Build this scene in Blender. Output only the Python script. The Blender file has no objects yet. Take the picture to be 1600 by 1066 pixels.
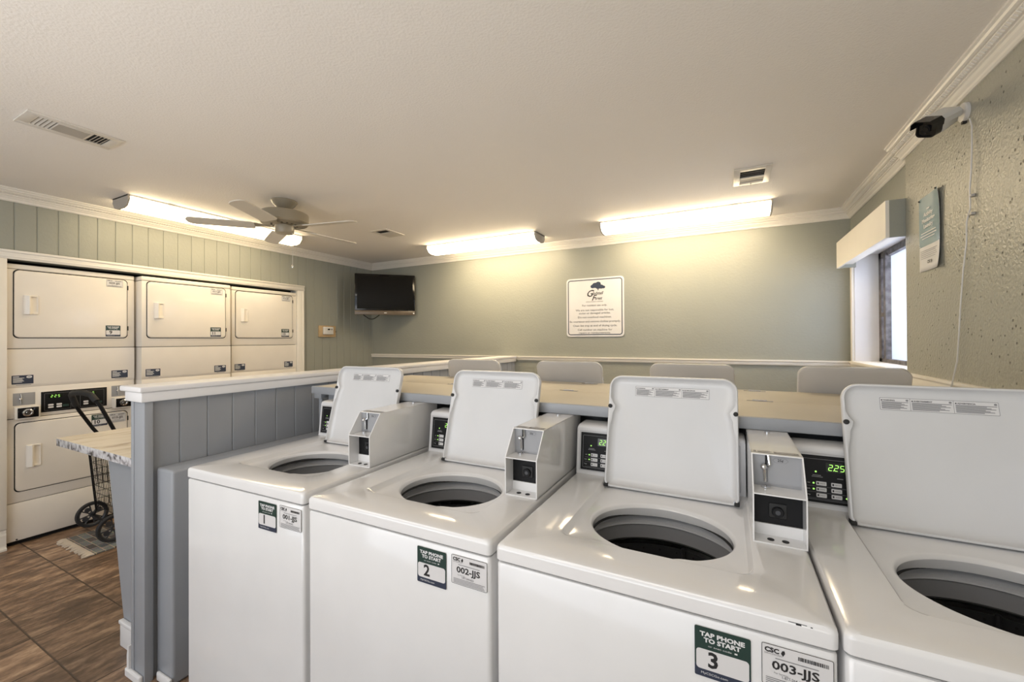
import bpy, bmesh, math, random
from mathutils import Vector, Matrix
random.seed(7)
S = bpy.context.scene
COL = S.collection
R = math.radians

# ------------------------------------------------------------------ camera
F_PX, YAW, PIT, ROLL, CY = 651.3765, .4752, .0054, -.0051, 526.85
cd = bpy.data.cameras.new('camera'); cam = bpy.data.objects.new('camera', cd); COL.objects.link(cam)
cd.sensor_width = 36.0; cd.lens = 36.0 * F_PX / 1600.0
cd.shift_y = (CY - 533.0) / 1600.0
cd.clip_start = .02
_c, _s = math.cos(YAW), math.sin(YAW)
_F = Vector((-_s, _c, 0)); _R = Vector((_c, _s, 0)); _U = Vector((0, 0, 1))
F2 = _F * math.cos(PIT) + _U * math.sin(PIT); U2 = _U * math.cos(PIT) - _F * math.sin(PIT)
R3 = _R * math.cos(ROLL) + U2 * math.sin(ROLL); U3 = U2 * math.cos(ROLL) - _R * math.sin(ROLL)
m = Matrix.Identity(4)
for i in range(3):
    m[i][0] = R3[i]; m[i][1] = U3[i]; m[i][2] = -F2[i]
m[0][3], m[1][3], m[2][3] = 0, 0, 1.391
cam.matrix_world = m
S.camera = cam

# ------------------------------------------------------------------ view, world, daylight
S.view_settings.view_transform = 'Standard'
S.view_settings.look = 'None'
S.view_settings.gamma = 1
S.view_settings.use_curve_mapping = False
S.view_settings.exposure = 0.0
W = bpy.data.worlds.new('world'); S.world = W; W.use_nodes = True
bg = W.node_tree.nodes['Background']; bg.inputs[0].default_value = (.80, .88, 1.0, 1); bg.inputs[1].default_value = 1.3

def area(name, loc, rot, sx, sy, power, color):
    l = bpy.data.lights.new(name, 'AREA'); l.shape = 'RECTANGLE'; l.size = sx; l.size_y = sy
    l.energy = power; l.color = color
    o = bpy.data.objects.new(name, l); COL.objects.link(o); o.location = loc; o.rotation_euler = rot
    return o
# daylight entering by the glazed shop front behind the camera
area('front_daylight', (-1.9, -2.12, 1.30), (R(90), 0, 0), 3.8, 1.8, 23, (.86, .93, 1.0))
# added unseen fill: a large soft source low behind the camera aimed at the ceiling
area('bounce_fill', (-1.0, -.9, .95), (R(180 - 14), 0, 0), 3.0, 1.2, 38, (1.0, .965, .92))
# daylight outside the right-hand window
area('window_daylight', (1.45, 3.56, 1.75), (0, R(90), 0), 1.2, 1.2, 30, (.82, .89, 1.0))
LAMP_STRENGTH = 22.0
LAMP_COLOR = (1.0, .80, .52)

CEIL = 2.42
XL, XR, XN, YB, YF = -4.30, .885, .85, 4.187, -2.2
YJ = 2.92

# ------------------------------------------------------------------ materials
def nt(name):
    mt = bpy.data.materials.new(name); mt.use_nodes = True
    return mt, mt.node_tree.nodes, mt.node_tree.links, mt.node_tree.nodes['Principled BSDF']
def mat(name, col, rough=.5, metal=0, emit=None, es=0, bump=None, var=None, coat=0, spec=.5):
    """bump=(scale, strength, distance)   var=(scale, other colour, amount)"""
    mt, N, L, P = nt(name)
    P.inputs['Base Color'].default_value = (*col, 1); P.inputs['Roughness'].default_value = rough
    P.inputs['Metallic'].default_value = metal; P.inputs['Coat Weight'].default_value = coat
    P.inputs['Specular IOR Level'].default_value = spec
    if emit: P.inputs['Emission Color'].default_value = (*emit, 1); P.inputs['Emission Strength'].default_value = es
    tc = N.new('ShaderNodeTexCoord')
    v = var or (6, tuple(c * .93 for c in col), .5)
    nz = N.new('ShaderNodeTexNoise'); nz.inputs['Scale'].default_value = v[0]; nz.inputs['Detail'].default_value = 4
    L.new(tc.outputs['Object'], nz.inputs['Vector'])
    mp = N.new('ShaderNodeMapRange'); mp.inputs[1].default_value = .35; mp.inputs[2].default_value = .7
    mp.inputs[4].default_value = v[2]; L.new(nz.outputs[0], mp.inputs[0])
    mx = N.new('ShaderNodeMix'); mx.data_type = 'RGBA'
    mx.inputs[6].default_value = (*col, 1); mx.inputs[7].default_value = (*v[1], 1)
    L.new(mp.outputs[0], mx.inputs[0]); L.new(mx.outputs[2], P.inputs['Base Color'])
    if bump:
        b = N.new('ShaderNodeTexNoise'); b.inputs['Scale'].default_value = bump[0]; b.inputs['Detail'].default_value = 3
        L.new(tc.outputs['Object'], b.inputs['Vector'])
        bp = N.new('ShaderNodeBump'); bp.inputs['Strength'].default_value = bump[1]; bp.inputs['Distance'].default_value = bump[2]
        L.new(b.outputs[0], bp.inputs['Height']); L.new(bp.outputs[0], P.inputs['Normal'])
    return mt
WALL = (.315, .322, .278)
M = {}
M['wall'] = mat('sage_wall_paint', WALL, .42, bump=(55, .35, .004), var=(3, (.29, .30, .262), .6))
M['ceiling'] = mat('ceiling_paint', (.86, .82, .77), .75, bump=(110, .5, .004), var=(1.2, (.83, .79, .74), .6))
M['trim'] = mat('cream_trim_paint', (.80, .765, .70), .38)
M['wtrim'] = mat('white_trim_paint', (.78, .77, .77), .38)
M['grey'] = mat('slate_grey_paint', (.33, .345, .372), .40, bump=(70, .12, .002), var=(5, (.305, .32, .345), .5))
M['enamel'] = mat('white_enamel', (.79, .785, .785), .13, coat=.3)
M['lid'] = mat('white_lid_enamel', (.66, .66, .665), .24)
M['lidback'] = mat('grey_lid_back', (.60, .585, .57), .35)
M['plastic'] = mat('white_plastic', (.70, .70, .71), .3)
M['grip'] = mat('console_grey_plastic', (.50, .50, .51), .3)
M['cream'] = mat('cream_enamel', (.84, .79, .715), .30, coat=.15)
M['black'] = mat('black_plastic', (.010, .010, .011), .42, spec=.18)
M['gloss'] = mat('black_gloss', (.008, .008, .009), .10, spec=.3)
M['rubber'] = mat('black_rubber', (.02, .02, .02), .7)
M['dark'] = mat('dark_gap', (.01, .01, .01), .8)
M['chrome'] = mat('chrome', (.75, .75, .76), .12, metal=1)
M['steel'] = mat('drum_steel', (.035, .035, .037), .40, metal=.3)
M['tubg'] = mat('grey_tub_plastic', (.52, .52, .53), .35)
M['tubd'] = mat('dark_tub_plastic', (.30, .30, .31), .35)
M['slotgrey'] = mat('coin_panel_grey', (.31, .315, .33), .45)
M['white'] = mat('white_ink', (.75, .75, .75), .45)
M['paper'] = mat('sticker_white', (.72, .71, .71), .4)
M['ink'] = mat('black_ink', (.02, .02, .022), .45)
M['greyink'] = mat('grey_ink', (.22, .22, .23), .5)
M['green'] = mat('dark_green_ink', (.022, .05, .042), .3)
M['navy'] = mat('navy_ink', (.035, .045, .075), .35)
M['led'] = mat('green_led', (.1, .3, .02), .4, emit=(.50, 1.0, .20), es=1.0)
M['dimled'] = mat('led_window', (.008, .014, .006), .2)
M['board'] = mat('cream_board_paint', (.58, .525, .425), .5, var=(4, (.54, .49, .39), .6))
M['metalgrey'] = mat('fan_beige_metal', (.30, .26, .19), .32)
M['blade'] = mat('fan_blade', (.66, .62, .55), .45)
M['lampcap'] = mat('lamp_end_cap', (.40, .37, .33), .5)
M['vent'] = mat('vent_enamel', (.66, .62, .56), .4)
M['tan'] = mat('bare_wood', (.50, .36, .20), .6, var=(30, (.42, .29, .15), .6))
M['camw'] = mat('camera_white', (.66, .65, .63), .35)
M['camcap'] = mat('camera_grey_cap', (.42, .40, .37), .4)
M['poster'] = mat('poster_blue', (.24, .345, .385), .25, var=(2, (.22, .32, .37), .4))
M['tvbez'] = mat('tv_bezel', (.13, .10, .07), .3)
M['screen'] = mat('tv_screen', (.005, .005, .005), .12, spec=.22)
M['fringe'] = mat('cream_fringe', (.62, .54, .45), .9, bump=(300, .6, .004))
M['cloth'] = mat('cream_cloth', (.72, .62, .42), .9)
M['winframe'] = mat('bronze_window_frame', (.05, .042, .038), .45, var=(25, (.22, .2, .2), .7))
M['tread'] = mat('tyre_rubber', (.025, .025, .027), .75)
M['hub'] = mat('wheel_hub', (.05, .052, .058), .4)

# diffuser of the fluorescent fixtures
mt, N, L, P = nt('lamp_diffuser')
P.inputs['Base Color'].default_value = (.8, .76, .66, 1); P.inputs['Roughness'].default_value = .4
P.inputs['Emission Color'].default_value = (*LAMP_COLOR, 1); P.inputs['Emission Strength'].default_value = LAMP_STRENGTH
M['diffuser'] = mt
mt, N, L, P = nt('lamp_diffuser_dim')     # emission set lower to dim the light over the dryers
P.inputs['Base Color'].default_value = (.8, .76, .66, 1); P.inputs['Roughness'].default_value = .4
P.inputs['Emission Color'].default_value = (1.0, .80, .50, 1); P.inputs['Emission Strength'].default_value = 12.5
M['diffuser_dim'] = mt
mt, N, L, P = nt('lamp_diffuser_fill')     # for the unseen fixtures added behind the camera as fill
P.inputs['Base Color'].default_value = (.8, .78, .74, 1); P.inputs['Roughness'].default_value = .4
P.inputs['Emission Color'].default_value = (1.0, .93, .84, 1); P.inputs['Emission Strength'].default_value = 7.5
M['diffuser_fill'] = mt
# window glass: obscured by daylight film
mt, N, L, P = nt('frosted_glass')
P.inputs['Base Color'].default_value = (.85, .87, .95, 1); P.inputs['Roughness'].default_value = .55
P.inputs['Transmission Weight'].default_value = .92; P.inputs['IOR'].default_value = 1.1
M['glass'] = mt

# knock-down plaster with pits for the near right wall
mt, N, L, P = nt('knockdown_plaster')
tc = N.new('ShaderNodeTexCoord')
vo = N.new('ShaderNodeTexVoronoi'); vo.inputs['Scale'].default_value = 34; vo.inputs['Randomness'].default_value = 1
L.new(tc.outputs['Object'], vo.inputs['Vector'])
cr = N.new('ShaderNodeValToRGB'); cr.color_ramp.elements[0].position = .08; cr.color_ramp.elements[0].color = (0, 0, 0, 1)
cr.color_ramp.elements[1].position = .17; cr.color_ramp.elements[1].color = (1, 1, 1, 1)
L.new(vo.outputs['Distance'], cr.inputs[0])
n1 = N.new('ShaderNodeTexNoise'); n1.inputs['Scale'].default_value = 9; n1.inputs['Detail'].default_value = 6; L.new(tc.outputs['Object'], n1.inputs['Vector'])
n2 = N.new('ShaderNodeTexNoise'); n2.inputs['Scale'].default_value = 85; n2.inputs['Detail'].default_value = 3; L.new(tc.outputs['Object'], n2.inputs['Vector'])
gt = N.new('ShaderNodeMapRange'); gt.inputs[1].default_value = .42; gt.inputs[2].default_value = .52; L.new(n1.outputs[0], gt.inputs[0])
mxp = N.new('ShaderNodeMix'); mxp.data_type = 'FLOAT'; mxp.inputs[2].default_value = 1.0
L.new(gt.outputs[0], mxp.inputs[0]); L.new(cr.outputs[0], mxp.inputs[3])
ad = N.new('ShaderNodeMath'); ad.operation = 'MULTIPLY_ADD'; ad.inputs[1].default_value = .8; L.new(n2.outputs[0], ad.inputs[0]); L.new(mxp.outputs[0], ad.inputs[2])
bp = N.new('ShaderNodeBump'); bp.inputs['Strength'].default_value = .9; bp.inputs['Distance'].default_value = .006
L.new(ad.outputs[0], bp.inputs['Height']); L.new(bp.outputs[0], P.inputs['Normal'])
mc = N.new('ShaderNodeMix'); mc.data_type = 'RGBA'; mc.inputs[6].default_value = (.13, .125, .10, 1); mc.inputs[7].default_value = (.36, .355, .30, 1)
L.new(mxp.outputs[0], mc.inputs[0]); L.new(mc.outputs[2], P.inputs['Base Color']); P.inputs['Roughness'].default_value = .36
M['plaster'] = mt

# brown slate tile floor, 0.30 m tiles with streaks along Y
mt, N, L, P = nt('brown_slate_tile')
tc = N.new('ShaderNodeTexCoord'); mpn = N.new('ShaderNodeMapping'); L.new(tc.outputs['Object'], mpn.inputs[0])
mpn.inputs['Location'].default_value = (-.095, -.11, 0)
sx = N.new('ShaderNodeSeparateXYZ'); L.new(mpn.outputs[0], sx.inputs[0])
def math_node(op, a, b=None, c=None):
    n = N.new('ShaderNodeMath'); n.operation = op
    for i, v in enumerate((a, b, c)):
        if v is None: continue
        if isinstance(v, (int, float)): n.inputs[i].default_value = v
        else: L.new(v, n.inputs[i])
    return n.outputs[0]
T = .30
ux = math_node('DIVIDE', sx.outputs[0], T); uy = math_node('DIVIDE', sx.outputs[1], T)
fx = math_node('FRACT', ux); fy = math_node('FRACT', uy)
ex = math_node('ABSOLUTE', math_node('SUBTRACT', fx, .5)); ey = math_node('ABSOLUTE', math_node('SUBTRACT', fy, .5))
edge = math_node('MAXIMUM', ex, ey)
grout = N.new('ShaderNodeMapRange'); grout.inputs[1].default_value = .486; grout.inputs[2].default_value = .494; L.new(edge, grout.inputs[0])
cell = N.new('ShaderNodeCombineXYZ'); L.new(math_node('FLOOR', ux), cell.inputs[0]); L.new(math_node('FLOOR', uy), cell.inputs[1])
wn = N.new('ShaderNodeTexWhiteNoise'); wn.noise_dimensions = '3D'; L.new(cell.outputs[0], wn.inputs[0])
off = N.new('ShaderNodeVectorMath'); off.operation = 'SCALE'; off.inputs['Scale'].default_value = 9; L.new(wn.outputs['Color'], off.inputs[0])
addv = N.new('ShaderNodeVectorMath'); addv.operation = 'ADD'; L.new(mpn.outputs[0], addv.inputs[0]); L.new(off.outputs[0], addv.inputs[1])
st = N.new('ShaderNodeMapping'); st.inputs['Scale'].default_value = (15, 5.5, 1); L.new(addv.outputs[0], st.inputs[0])
ns = N.new('ShaderNodeTexNoise'); ns.inputs['Scale'].default_value = 1; ns.inputs['Detail'].default_value = 9; ns.inputs['Roughness'].default_value = .68; L.new(st.outputs[0], ns.inputs['Vector'])
rp = N.new('ShaderNodeValToRGB'); e = rp.color_ramp.elements
e[0].position = .30; e[0].color = (.075, .046, .03, 1); e[1].position = .70; e[1].color = (.50, .35, .23, 1)
x = e.new(.46); x.color = (.155, .098, .062, 1); x = e.new(.54); x.color = (.26, .165, .105, 1)
L.new(ns.outputs[0], rp.inputs[0])
hv = N.new('ShaderNodeHueSaturation'); L.new(rp.outputs[0], hv.inputs['Color'])
vv = N.new('ShaderNodeMapRange'); vv.inputs[3].default_value = .75; vv.inputs[4].default_value = 1.35; L.new(wn.outputs['Value'], vv.inputs[0]); L.new(vv.outputs[0], hv.inputs['Value'])
gm = N.new('ShaderNodeMix'); gm.data_type = 'RGBA'; gm.inputs[7].default_value = (.075, .05, .035, 1)
L.new(grout.outputs[0], gm.inputs[0]); L.new(hv.outputs[0], gm.inputs[6]); L.new(gm.outputs[2], P.inputs['Base Color'])
P.inputs['Roughness'].default_value = .38
hh = math_node('SUBTRACT', ns.outputs[0], math_node('MULTIPLY', grout.outputs[0], 1.2))
bp = N.new('ShaderNodeBump'); bp.inputs['Strength'].default_value = .5; bp.inputs['Distance'].default_value = .004; L.new(hh, bp.inputs['Height']); L.new(bp.outputs[0], P.inputs['Normal'])
M['floor'] = mt

# speckled laminate (worktop)
def laminate(name, base, mid, darkc, s):
    mt, N, L, P = nt(name)
    tc = N.new('ShaderNodeTexCoord'); mp = N.new('ShaderNodeMapping'); mp.inputs['Scale'].default_value = s; L.new(tc.outputs['Object'], mp.inputs[0])
    n = N.new('ShaderNodeTexNoise'); n.inputs['Scale'].default_value = 1; n.inputs['Detail'].default_value = 7; n.inputs['Distortion'].default_value = .6; L.new(mp.outputs[0], n.inputs['Vector'])
    r = N.new('ShaderNodeValToRGB'); e = r.color_ramp.elements
    e[0].position = .34; e[0].color = (*darkc, 1); e[1].position = .56; e[1].color = (*base, 1)
    q = e.new(.43); q.color = (*mid, 1)
    L.new(n.outputs[0], r.inputs[0]); L.new(r.outputs[0], P.inputs['Base Color']); P.inputs['Roughness'].default_value = .25
    return mt
M['laminate'] = laminate('marble_laminate', (.76, .68, .54), (.66, .57, .43), (.40, .32, .22), (13, 4, 9))
M['lamedge'] = laminate('marble_laminate_edge', (.66, .65, .66), (.42, .40, .41), (.10, .09, .09), (28, 28, 28))
# rug
mt, N, L, P = nt('patchwork_rug')
tc = N.new('ShaderNodeTexCoord'); br = N.new('ShaderNodeTexBrick'); L.new(tc.outputs['Object'], br.inputs['Vector'])
br.inputs['Scale'].default_value = 5.5; br.inputs['Color1'].default_value = (.10, .085, .08, 1); br.inputs['Color2'].default_value = (.22, .25, .25, 1)
br.inputs['Mortar'].default_value = (.42, .33, .25, 1); br.inputs['Mortar Size'].default_value = .012; br.inputs['Bias'].default_value = -.1
n = N.new('ShaderNodeTexNoise'); n.inputs['Scale'].default_value = 160; L.new(tc.outputs['Object'], n.inputs['Vector'])
mx = N.new('ShaderNodeMix'); mx.data_type = 'RGBA'; mx.blend_type = 'OVERLAY'; mx.inputs[0].default_value = .7
L.new(br.outputs['Color'], mx.inputs[6]); L.new(n.outputs['Color'], mx.inputs[7]); L.new(mx.outputs[2], P.inputs['Base Color']); P.inputs['Roughness'].default_value = .95
M['rug'] = mt

# ------------------------------------------------------------------ mesh builder
def rrect(x0, x1, y0, y1, r, n=6):
    """rounded rectangle, counter-clockwise list of 2-D points"""
    if not isinstance(r, (list, tuple)): r = (r, r, r, r)      # bl, br, tr, tl
    out = []
    for (cx, cy, rr, a0) in ((x0, y0, r[0], 180), (x1, y0, r[1], 270), (x1, y1, r[2], 0), (x0, y1, r[3], 90)):
        sxn = 1 if cx == x0 else -1; syn = 1 if cy == y0 else -1
        ox, oy = cx + sxn * rr, cy + syn * rr
        for k in range(n + 1):
            a = R(a0 + 90 * k / n)
            out.append((ox + rr * math.cos(a), oy + rr * math.sin(a)))
    return out
_txt = {}
def text_mesh(s, bold=0.0, align='CENTER', spacing=1.0, shear=0.0):
    key = (s, bold, align, spacing, shear)
    if key not in _txt:
        c = bpy.data.curves.new('t', 'FONT'); c.body = s; c.size = 1; c.align_x = align; c.align_y = 'CENTER'
        c.offset = bold; c.space_character = spacing; c.shear = shear; c.resolution_u = 2
        o = bpy.data.objects.new('t', c)
        me = bpy.data.meshes.new_from_object(o)
        _txt[key] = ([v.co.copy() for v in me.vertices], [list(p.vertices) for p in me.polygons])
        bpy.data.objects.remove(o); bpy.data.meshes.remove(me); bpy.data.curves.remove(c)
    return _txt[key]

class MB:
    def __init__(s): s.v = []; s.f = []; s.m = []; s.mats = []; s.T = None
    def mi(s, name):
        if name not in s.mats: s.mats.append(name)
        return s.mats.index(name)
    def add(s, vs, fs, mname):
        b = len(s.v); k = s.mi(mname)
        for p in vs:
            p = Vector(p)
            if s.T is not None: p = s.T @ p
            s.v.append(p)
        for f in fs: s.f.append([b + i for i in f]); s.m.append(k)
        return s
    def box(s, x0, x1, y0, y1, z0, z1, mn, bev=0, seg=2):
        if not bev:
            vs = [(x, y, z) for z in (z0, z1) for y in (y0, y1) for x in (x0, x1)]
            return s.add(vs, [(0, 2, 3, 1), (4, 5, 7, 6), (0, 1, 5, 4), (2, 6, 7, 3), (0, 4, 6, 2), (1, 3, 7, 5)], mn)
        bm = bmesh.new(); bmesh.ops.create_cube(bm, size=1)
        for v in bm.verts: v.co = Vector(((x0 + x1) / 2 + v.co.x * (x1 - x0), (y0 + y1) / 2 + v.co.y * (y1 - y0), (z0 + z1) / 2 + v.co.z * (z1 - z0)))
        bmesh.ops.bevel(bm, geom=bm.edges[:], offset=bev, segments=seg, profile=.5, affect='EDGES')
        bm.verts.index_update()
        s.add([v.co.copy() for v in bm.verts], [[v.index for v in f.verts] for f in bm.faces], mn); bm.free(); return s
    def rings(s, rs, mn, cap0=True, cap1=True, closed=True):
        n = len(rs[0]); vs = [p for r in rs for p in r]; fs = []
        for i in range(len(rs) - 1):
            for j in range(n if closed else n - 1):
                k = (j + 1) % n
                fs.append((i * n + j, i * n + k, (i + 1) * n + k, (i + 1) * n + j))
        if cap0: fs.append(tuple(range(n - 1, -1, -1)))
        if cap1: fs.append(tuple((len(rs) - 1) * n + j for j in range(n)))
        return s.add(vs, fs, mn)
    def prism(s, prof, axis, a, b, mn):
        """prof: 2-D points; axis 0: (y,z) 1: (x,z) 2: (x,y)"""
        def P(p, t): return {0: (t, p[0], p[1]), 1: (p[0], t, p[1]), 2: (p[0], p[1], t)}[axis]
        return s.rings([[P(p, a) for p in prof], [P(p, b) for p in prof]], mn)
    def lathe(s, prof, c, mn, n=32, axis=2, cap0=False, cap1=False, sx=1, sy=1):
        rs = []
        for (r, t) in prof:
            ring = []
            for k in range(n):
                a = 2 * math.pi * k / n; p, q = r * math.cos(a) * sx, r * math.sin(a) * sy
                ring.append({2: (c[0] + p, c[1] + q, c[2] + t), 0: (c[0] + t, c[1] + p, c[2] + q), 1: (c[0] + q, c[1] + t, c[2] + p)}[axis])
            rs.append(ring)
        return s.rings(rs, mn, cap0, cap1)
    def tube(s, path, r, mn, n=8, caps=True):
        path = [Vector(p) for p in path]; rs = []
        d0 = (path[1] - path[0]).normalized()
        up = Vector((0, 0, 1)) if abs(d0.z) < .9 else Vector((1, 0, 0))
        side = d0.cross(up).normalized()
        for i, p in enumerate(path):
            d = (path[min(i + 1, len(path) - 1)] - path[max(i - 1, 0)]).normalized()
            side = (side - d * side.dot(d)).normalized(); up2 = side.cross(d)
            rr = r[i] if isinstance(r, (list, tuple)) else r
            rs.append([p + (side * math.cos(2 * math.pi * k / n) + up2 * math.sin(2 * math.pi * k / n)) * rr for k in range(n)])
        return s.rings(rs, mn, caps, caps)
    def poly(s, pts, mn): return s.add(pts, [tuple(range(len(pts)))], mn)
    def build(s, name, parent=None, smooth=35, origin=None):
        me = bpy.data.meshes.new(name)
        o0 = Vector(origin) if origin else Vector((0, 0, 0))
        me.from_pydata([p - o0 for p in s.v], [], s.f)
        for k in s.mats: me.materials.append(M[k])
        me.polygons.foreach_set('material_index', s.m)
        bm = bmesh.new(); bm.from_mesh(me); bmesh.ops.recalc_face_normals(bm, faces=bm.faces[:])
        bm.to_mesh(me); bm.free()
        if smooth:
            me.polygons.foreach_set('use_smooth', [True] * len(me.polygons)); me.set_sharp_from_angle(angle=R(smooth))
        me.update()
        o = bpy.data.objects.new(name, me); COL.objects.link(o)
        if parent: o.parent = parent
        if origin: o.location = o0
        return o

class Decal(MB):
    """flat print: pixel-free 2-D drawing on a plane given by origin O, u and v axes; layers are lifted by tiny steps"""
    def __init__(s, O, u, v, step=.00035, base=.0004):
        super().__init__(); s.O = Vector(O); s.u = Vector(u).normalized(); s.w = Vector(v).normalized(); s.n = s.u.cross(s.w); s.st = step; s.b = base
    def P(s, x, y, l): return s.O + s.u * x + s.w * y + s.n * (s.b + s.st * l)
    def shape(s, pts, mn, l=0): return s.poly([s.P(x, y, l) for x, y in pts], mn)
    def rect(s, x0, x1, y0, y1, mn, l=0, r=0): return s.shape(rrect(x0, x1, y0, y1, r, 4) if r else [(x0, y0), (x1, y0), (x1, y1), (x0, y1)], mn, l)
    def frame(s, x0, x1, y0, y1, t, mn, l=1, r=.002):
        a = rrect(x0, x1, y0, y1, r, 4); b = rrect(x0 + t, x1 - t, y0 + t, y1 - t, max(r - t, .0003), 4)
        return s.rings([[s.P(*p, l) for p in a], [s.P(*p, l) for p in b]], mn, False, False)
    def text(s, t, x, y, h, mn, l=2, bold=0, align='CENTER', width=None, shear=0, spacing=1):
        vs, fs = text_mesh(t, bold, align, spacing, shear)
        if not vs: return s
        k = h / .70; kx = k
        if width:
            w = max(p.x for p in vs) - min(p.x for p in vs); kx = width / w
        return s.add([s.P(x + p.x * kx, y + p.y * k, l) for p in vs], fs, mn)
    def lines(s, x0, x1, ys, t, mn, l=1, ragged=.0):
        for i, y in enumerate(ys):
            s.rect(x0, x1 - ragged * (x1 - x0) * ((i * 37) % 10) / 10, y - t / 2, y + t / 2, mn, l)
        return s

def tag(o, label=None, cat=None, group=None, kind=None):
    if label: o['label'] = label
    if cat: o['category'] = cat
    if group: o['group'] = group
    if kind: o['kind'] = kind
    return o
def struct(o): o['kind'] = 'structure'; return o
def empty(name, loc, rz=0):
    o = bpy.data.objects.new(name, None); COL.objects.link(o); o.location = loc; o.rotation_euler = (0, 0, rz); o.empty_display_size = .1
    return o
def copy_tree(o, parent=None):
    c = o.copy(); COL.objects.link(c)
    if parent: c.parent = parent
    for ch in list(o.children): copy_tree(ch, c)
    return c

# ================================================================== ROOM
struct(MB().box(XL - .9, XR + .15, YF - .1, YB + .1, -.1, 0, 'floor').build('floor', smooth=0))
struct(MB().box(XL - .9, XR + .15, YF - .1, YB + .1, CEIL, CEIL + .1, 'ceiling').build('ceiling', smooth=0))

def grooved(y0, y1, z0, z1, x, dirn, thick, first, pitch, mn, mb):
    """panel whose face (at x, looking towards dirn) has vertical V grooves"""
    prof = [(x - dirn * thick, y0), (x, y0)]
    g = first - math.floor((first - y0) / pitch) * pitch
    if g < y0 + .004: g += pitch
    while g < y1 - .006:
        prof += [(x, g - .004), (x - dirn * .004, g - .0015), (x - dirn * .004, g + .0015), (x, g + .004)]; g += pitch
    prof += [(x, y1), (x - dirn * thick, y1)]
    mb.prism(prof, 2, z0, z1, mn)
# left wall, boarded, with the dryer alcove cut into it
AY0, AY1, AZ = .935, 3.062, 1.95
w = MB()
grooved(YF, AY0, 0, CEIL, XL, 1, .1, .969, .1055, 'wall', w)
grooved(AY0, AY1, AZ, CEIL, XL, 1, .1, .969, .1055, 'wall', w)
grooved(AY1, YB, 0, CEIL, XL, 1, .1, .969, .1055, 'wall', w)
w.box(XL - .9, XL - .1, AY0 - .05, AY0, 0, AZ + .05, 'dark'); w.box(XL - .9, XL - .1, AY1, AY1 + .05, 0, AZ + .05, 'dark')
w.box(XL - .9, XL - .85, AY0, AY1, 0, AZ, 'dark'); w.box(XL - .9, XL - .1, AY0, AY1, AZ + .001, AZ + .05, 'dark')
struct(w.build('wall_left', smooth=0))
# back wall
struct(MB().box(XL - .1, XR + .15, YB, YB + .1, 0, CEIL, 'wall').build('wall_back', smooth=0))
# right wall: window bay (set back) and near plaster part
WY0, WY1, WZ0, WZ1 = 2.985, 4.09, 1.205, 2.03
w = MB()
w.box(XR, XR + .20, WY1, YB, 0, CEIL, 'wall'); w.box(XR, XR + .20, YJ, WY0, 0, CEIL, 'wall')
w.box(XR, XR + .20, WY0, WY1, 0, WZ0, 'wall'); w.box(XR, XR + .20, WY0, WY1, WZ1, CEIL, 'wall')
w.box(XN, XR + .15, YF, YJ, 0, CEIL, 'plaster')
struct(w.build('wall_right', smooth=0))
# front wall behind the viewer with its shop-front opening
w = MB()
w.box(XL - .1, -3.95, YF - .1, YF, 0, CEIL, 'wall'); w.box(.5, XR + .15, YF - .1, YF, 0, CEIL, 'wall')
w.box(-3.95, .5, YF - .1, YF, 0, .35, 'wall'); w.box(-3.95, .5, YF - .1, YF, 2.32, CEIL, 'wall')
struct(w.build('wall_front', smooth=0))
w = MB()
for xx in (-3.95, -2.5, -1.05, .44): w.box(xx, xx + .06, YF - .08, YF - .02, .35, 2.32, 'winframe')
w.box(-3.95, .5, YF - .08, YF - .02, .35, .41, 'winframe'); w.box(-3.95, .5, YF - .08, YF - .02, 2.26, 2.32, 'winframe')
struct(w.build('window_2', smooth=0))

# crown moulding : profile (out from wall, down from ceiling)
def crown_profile():
    return [(0, 0), (.078, 0), (.078, -.008), (.070, -.012), (.066, -.020), (.058, -.024), (.052, -.024), (.050, -.030),
            (.044, -.036), (.034, -.040), (.034, -.047), (.028, -.050), (.022, -.058), (.014, -.066), (.012, -.074), (.006, -.080), (0, -.080)]
def crown(name, p0, p1, inward, m0=0, m1=0, dent=True):
    """p0->p1 along the wall, inward = unit vector into the room; m = mitre (+1 shorten with projection)"""
    p0 = Vector(p0); p1 = Vector(p1); d = (p1 - p0).normalized(); nrm = Vector(inward); b = MB(); prof = crown_profile()
    r0 = [p0 + nrm * a + d * a * m0 + Vector((0, 0, z)) for a, z in prof]
    r1 = [p1 + nrm * a - d * a * m1 + Vector((0, 0, z)) for a, z in prof]
    b.rings([r0, r1], 'trim')
    o = struct(b.build(name, smooth=0))
    if dent:   # pressed bead row along the middle of the moulding
        q = MB(); Lh = (p1 - p0).length; n = int(Lh / .017)
        for i in range(n):
            c = p0 + d * (.06 * (m0 > 0) + .01 + i * .017)
            if (c - p0).length > Lh - .06 * (m1 > 0): break
            a = c + nrm * .047 + Vector((0, 0, -.0335)); bb = a + d * .009
            u = (nrm * .7 + Vector((0, 0, .55))).normalized() * .0075; v = (nrm * .6 - Vector((0, 0, .8))).normalized() * .0035
            q.add([a - u, a + u, bb + u, bb - u, a - u + v, a + u + v, bb + u + v, bb - u + v],
                  [(0, 1, 2, 3), (4, 5, 6, 7), (0, 1, 5, 4), (1, 2, 6, 5), (2, 3, 7, 6), (3, 0, 4, 7)], 'trim')
        q.build('beading', parent=o, smooth=0)
    return o
crown('trim_1', (XL, YF, CEIL), (XL, YB, CEIL), (1, 0, 0), 0, 1)
crown('trim_2', (XL, YB, CEIL), (XR, YB, CEIL), (0, -1, 0), 1, 1, False)
crown('trim_3', (XR, YJ + .001, CEIL), (XR, YB, CEIL), (-1, 0, 0), 0, 1)
crown('trim_4', (XN, YF, CEIL), (XN, YJ + .03, CEIL), (-1, 0, 0), 0, 0)
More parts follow.
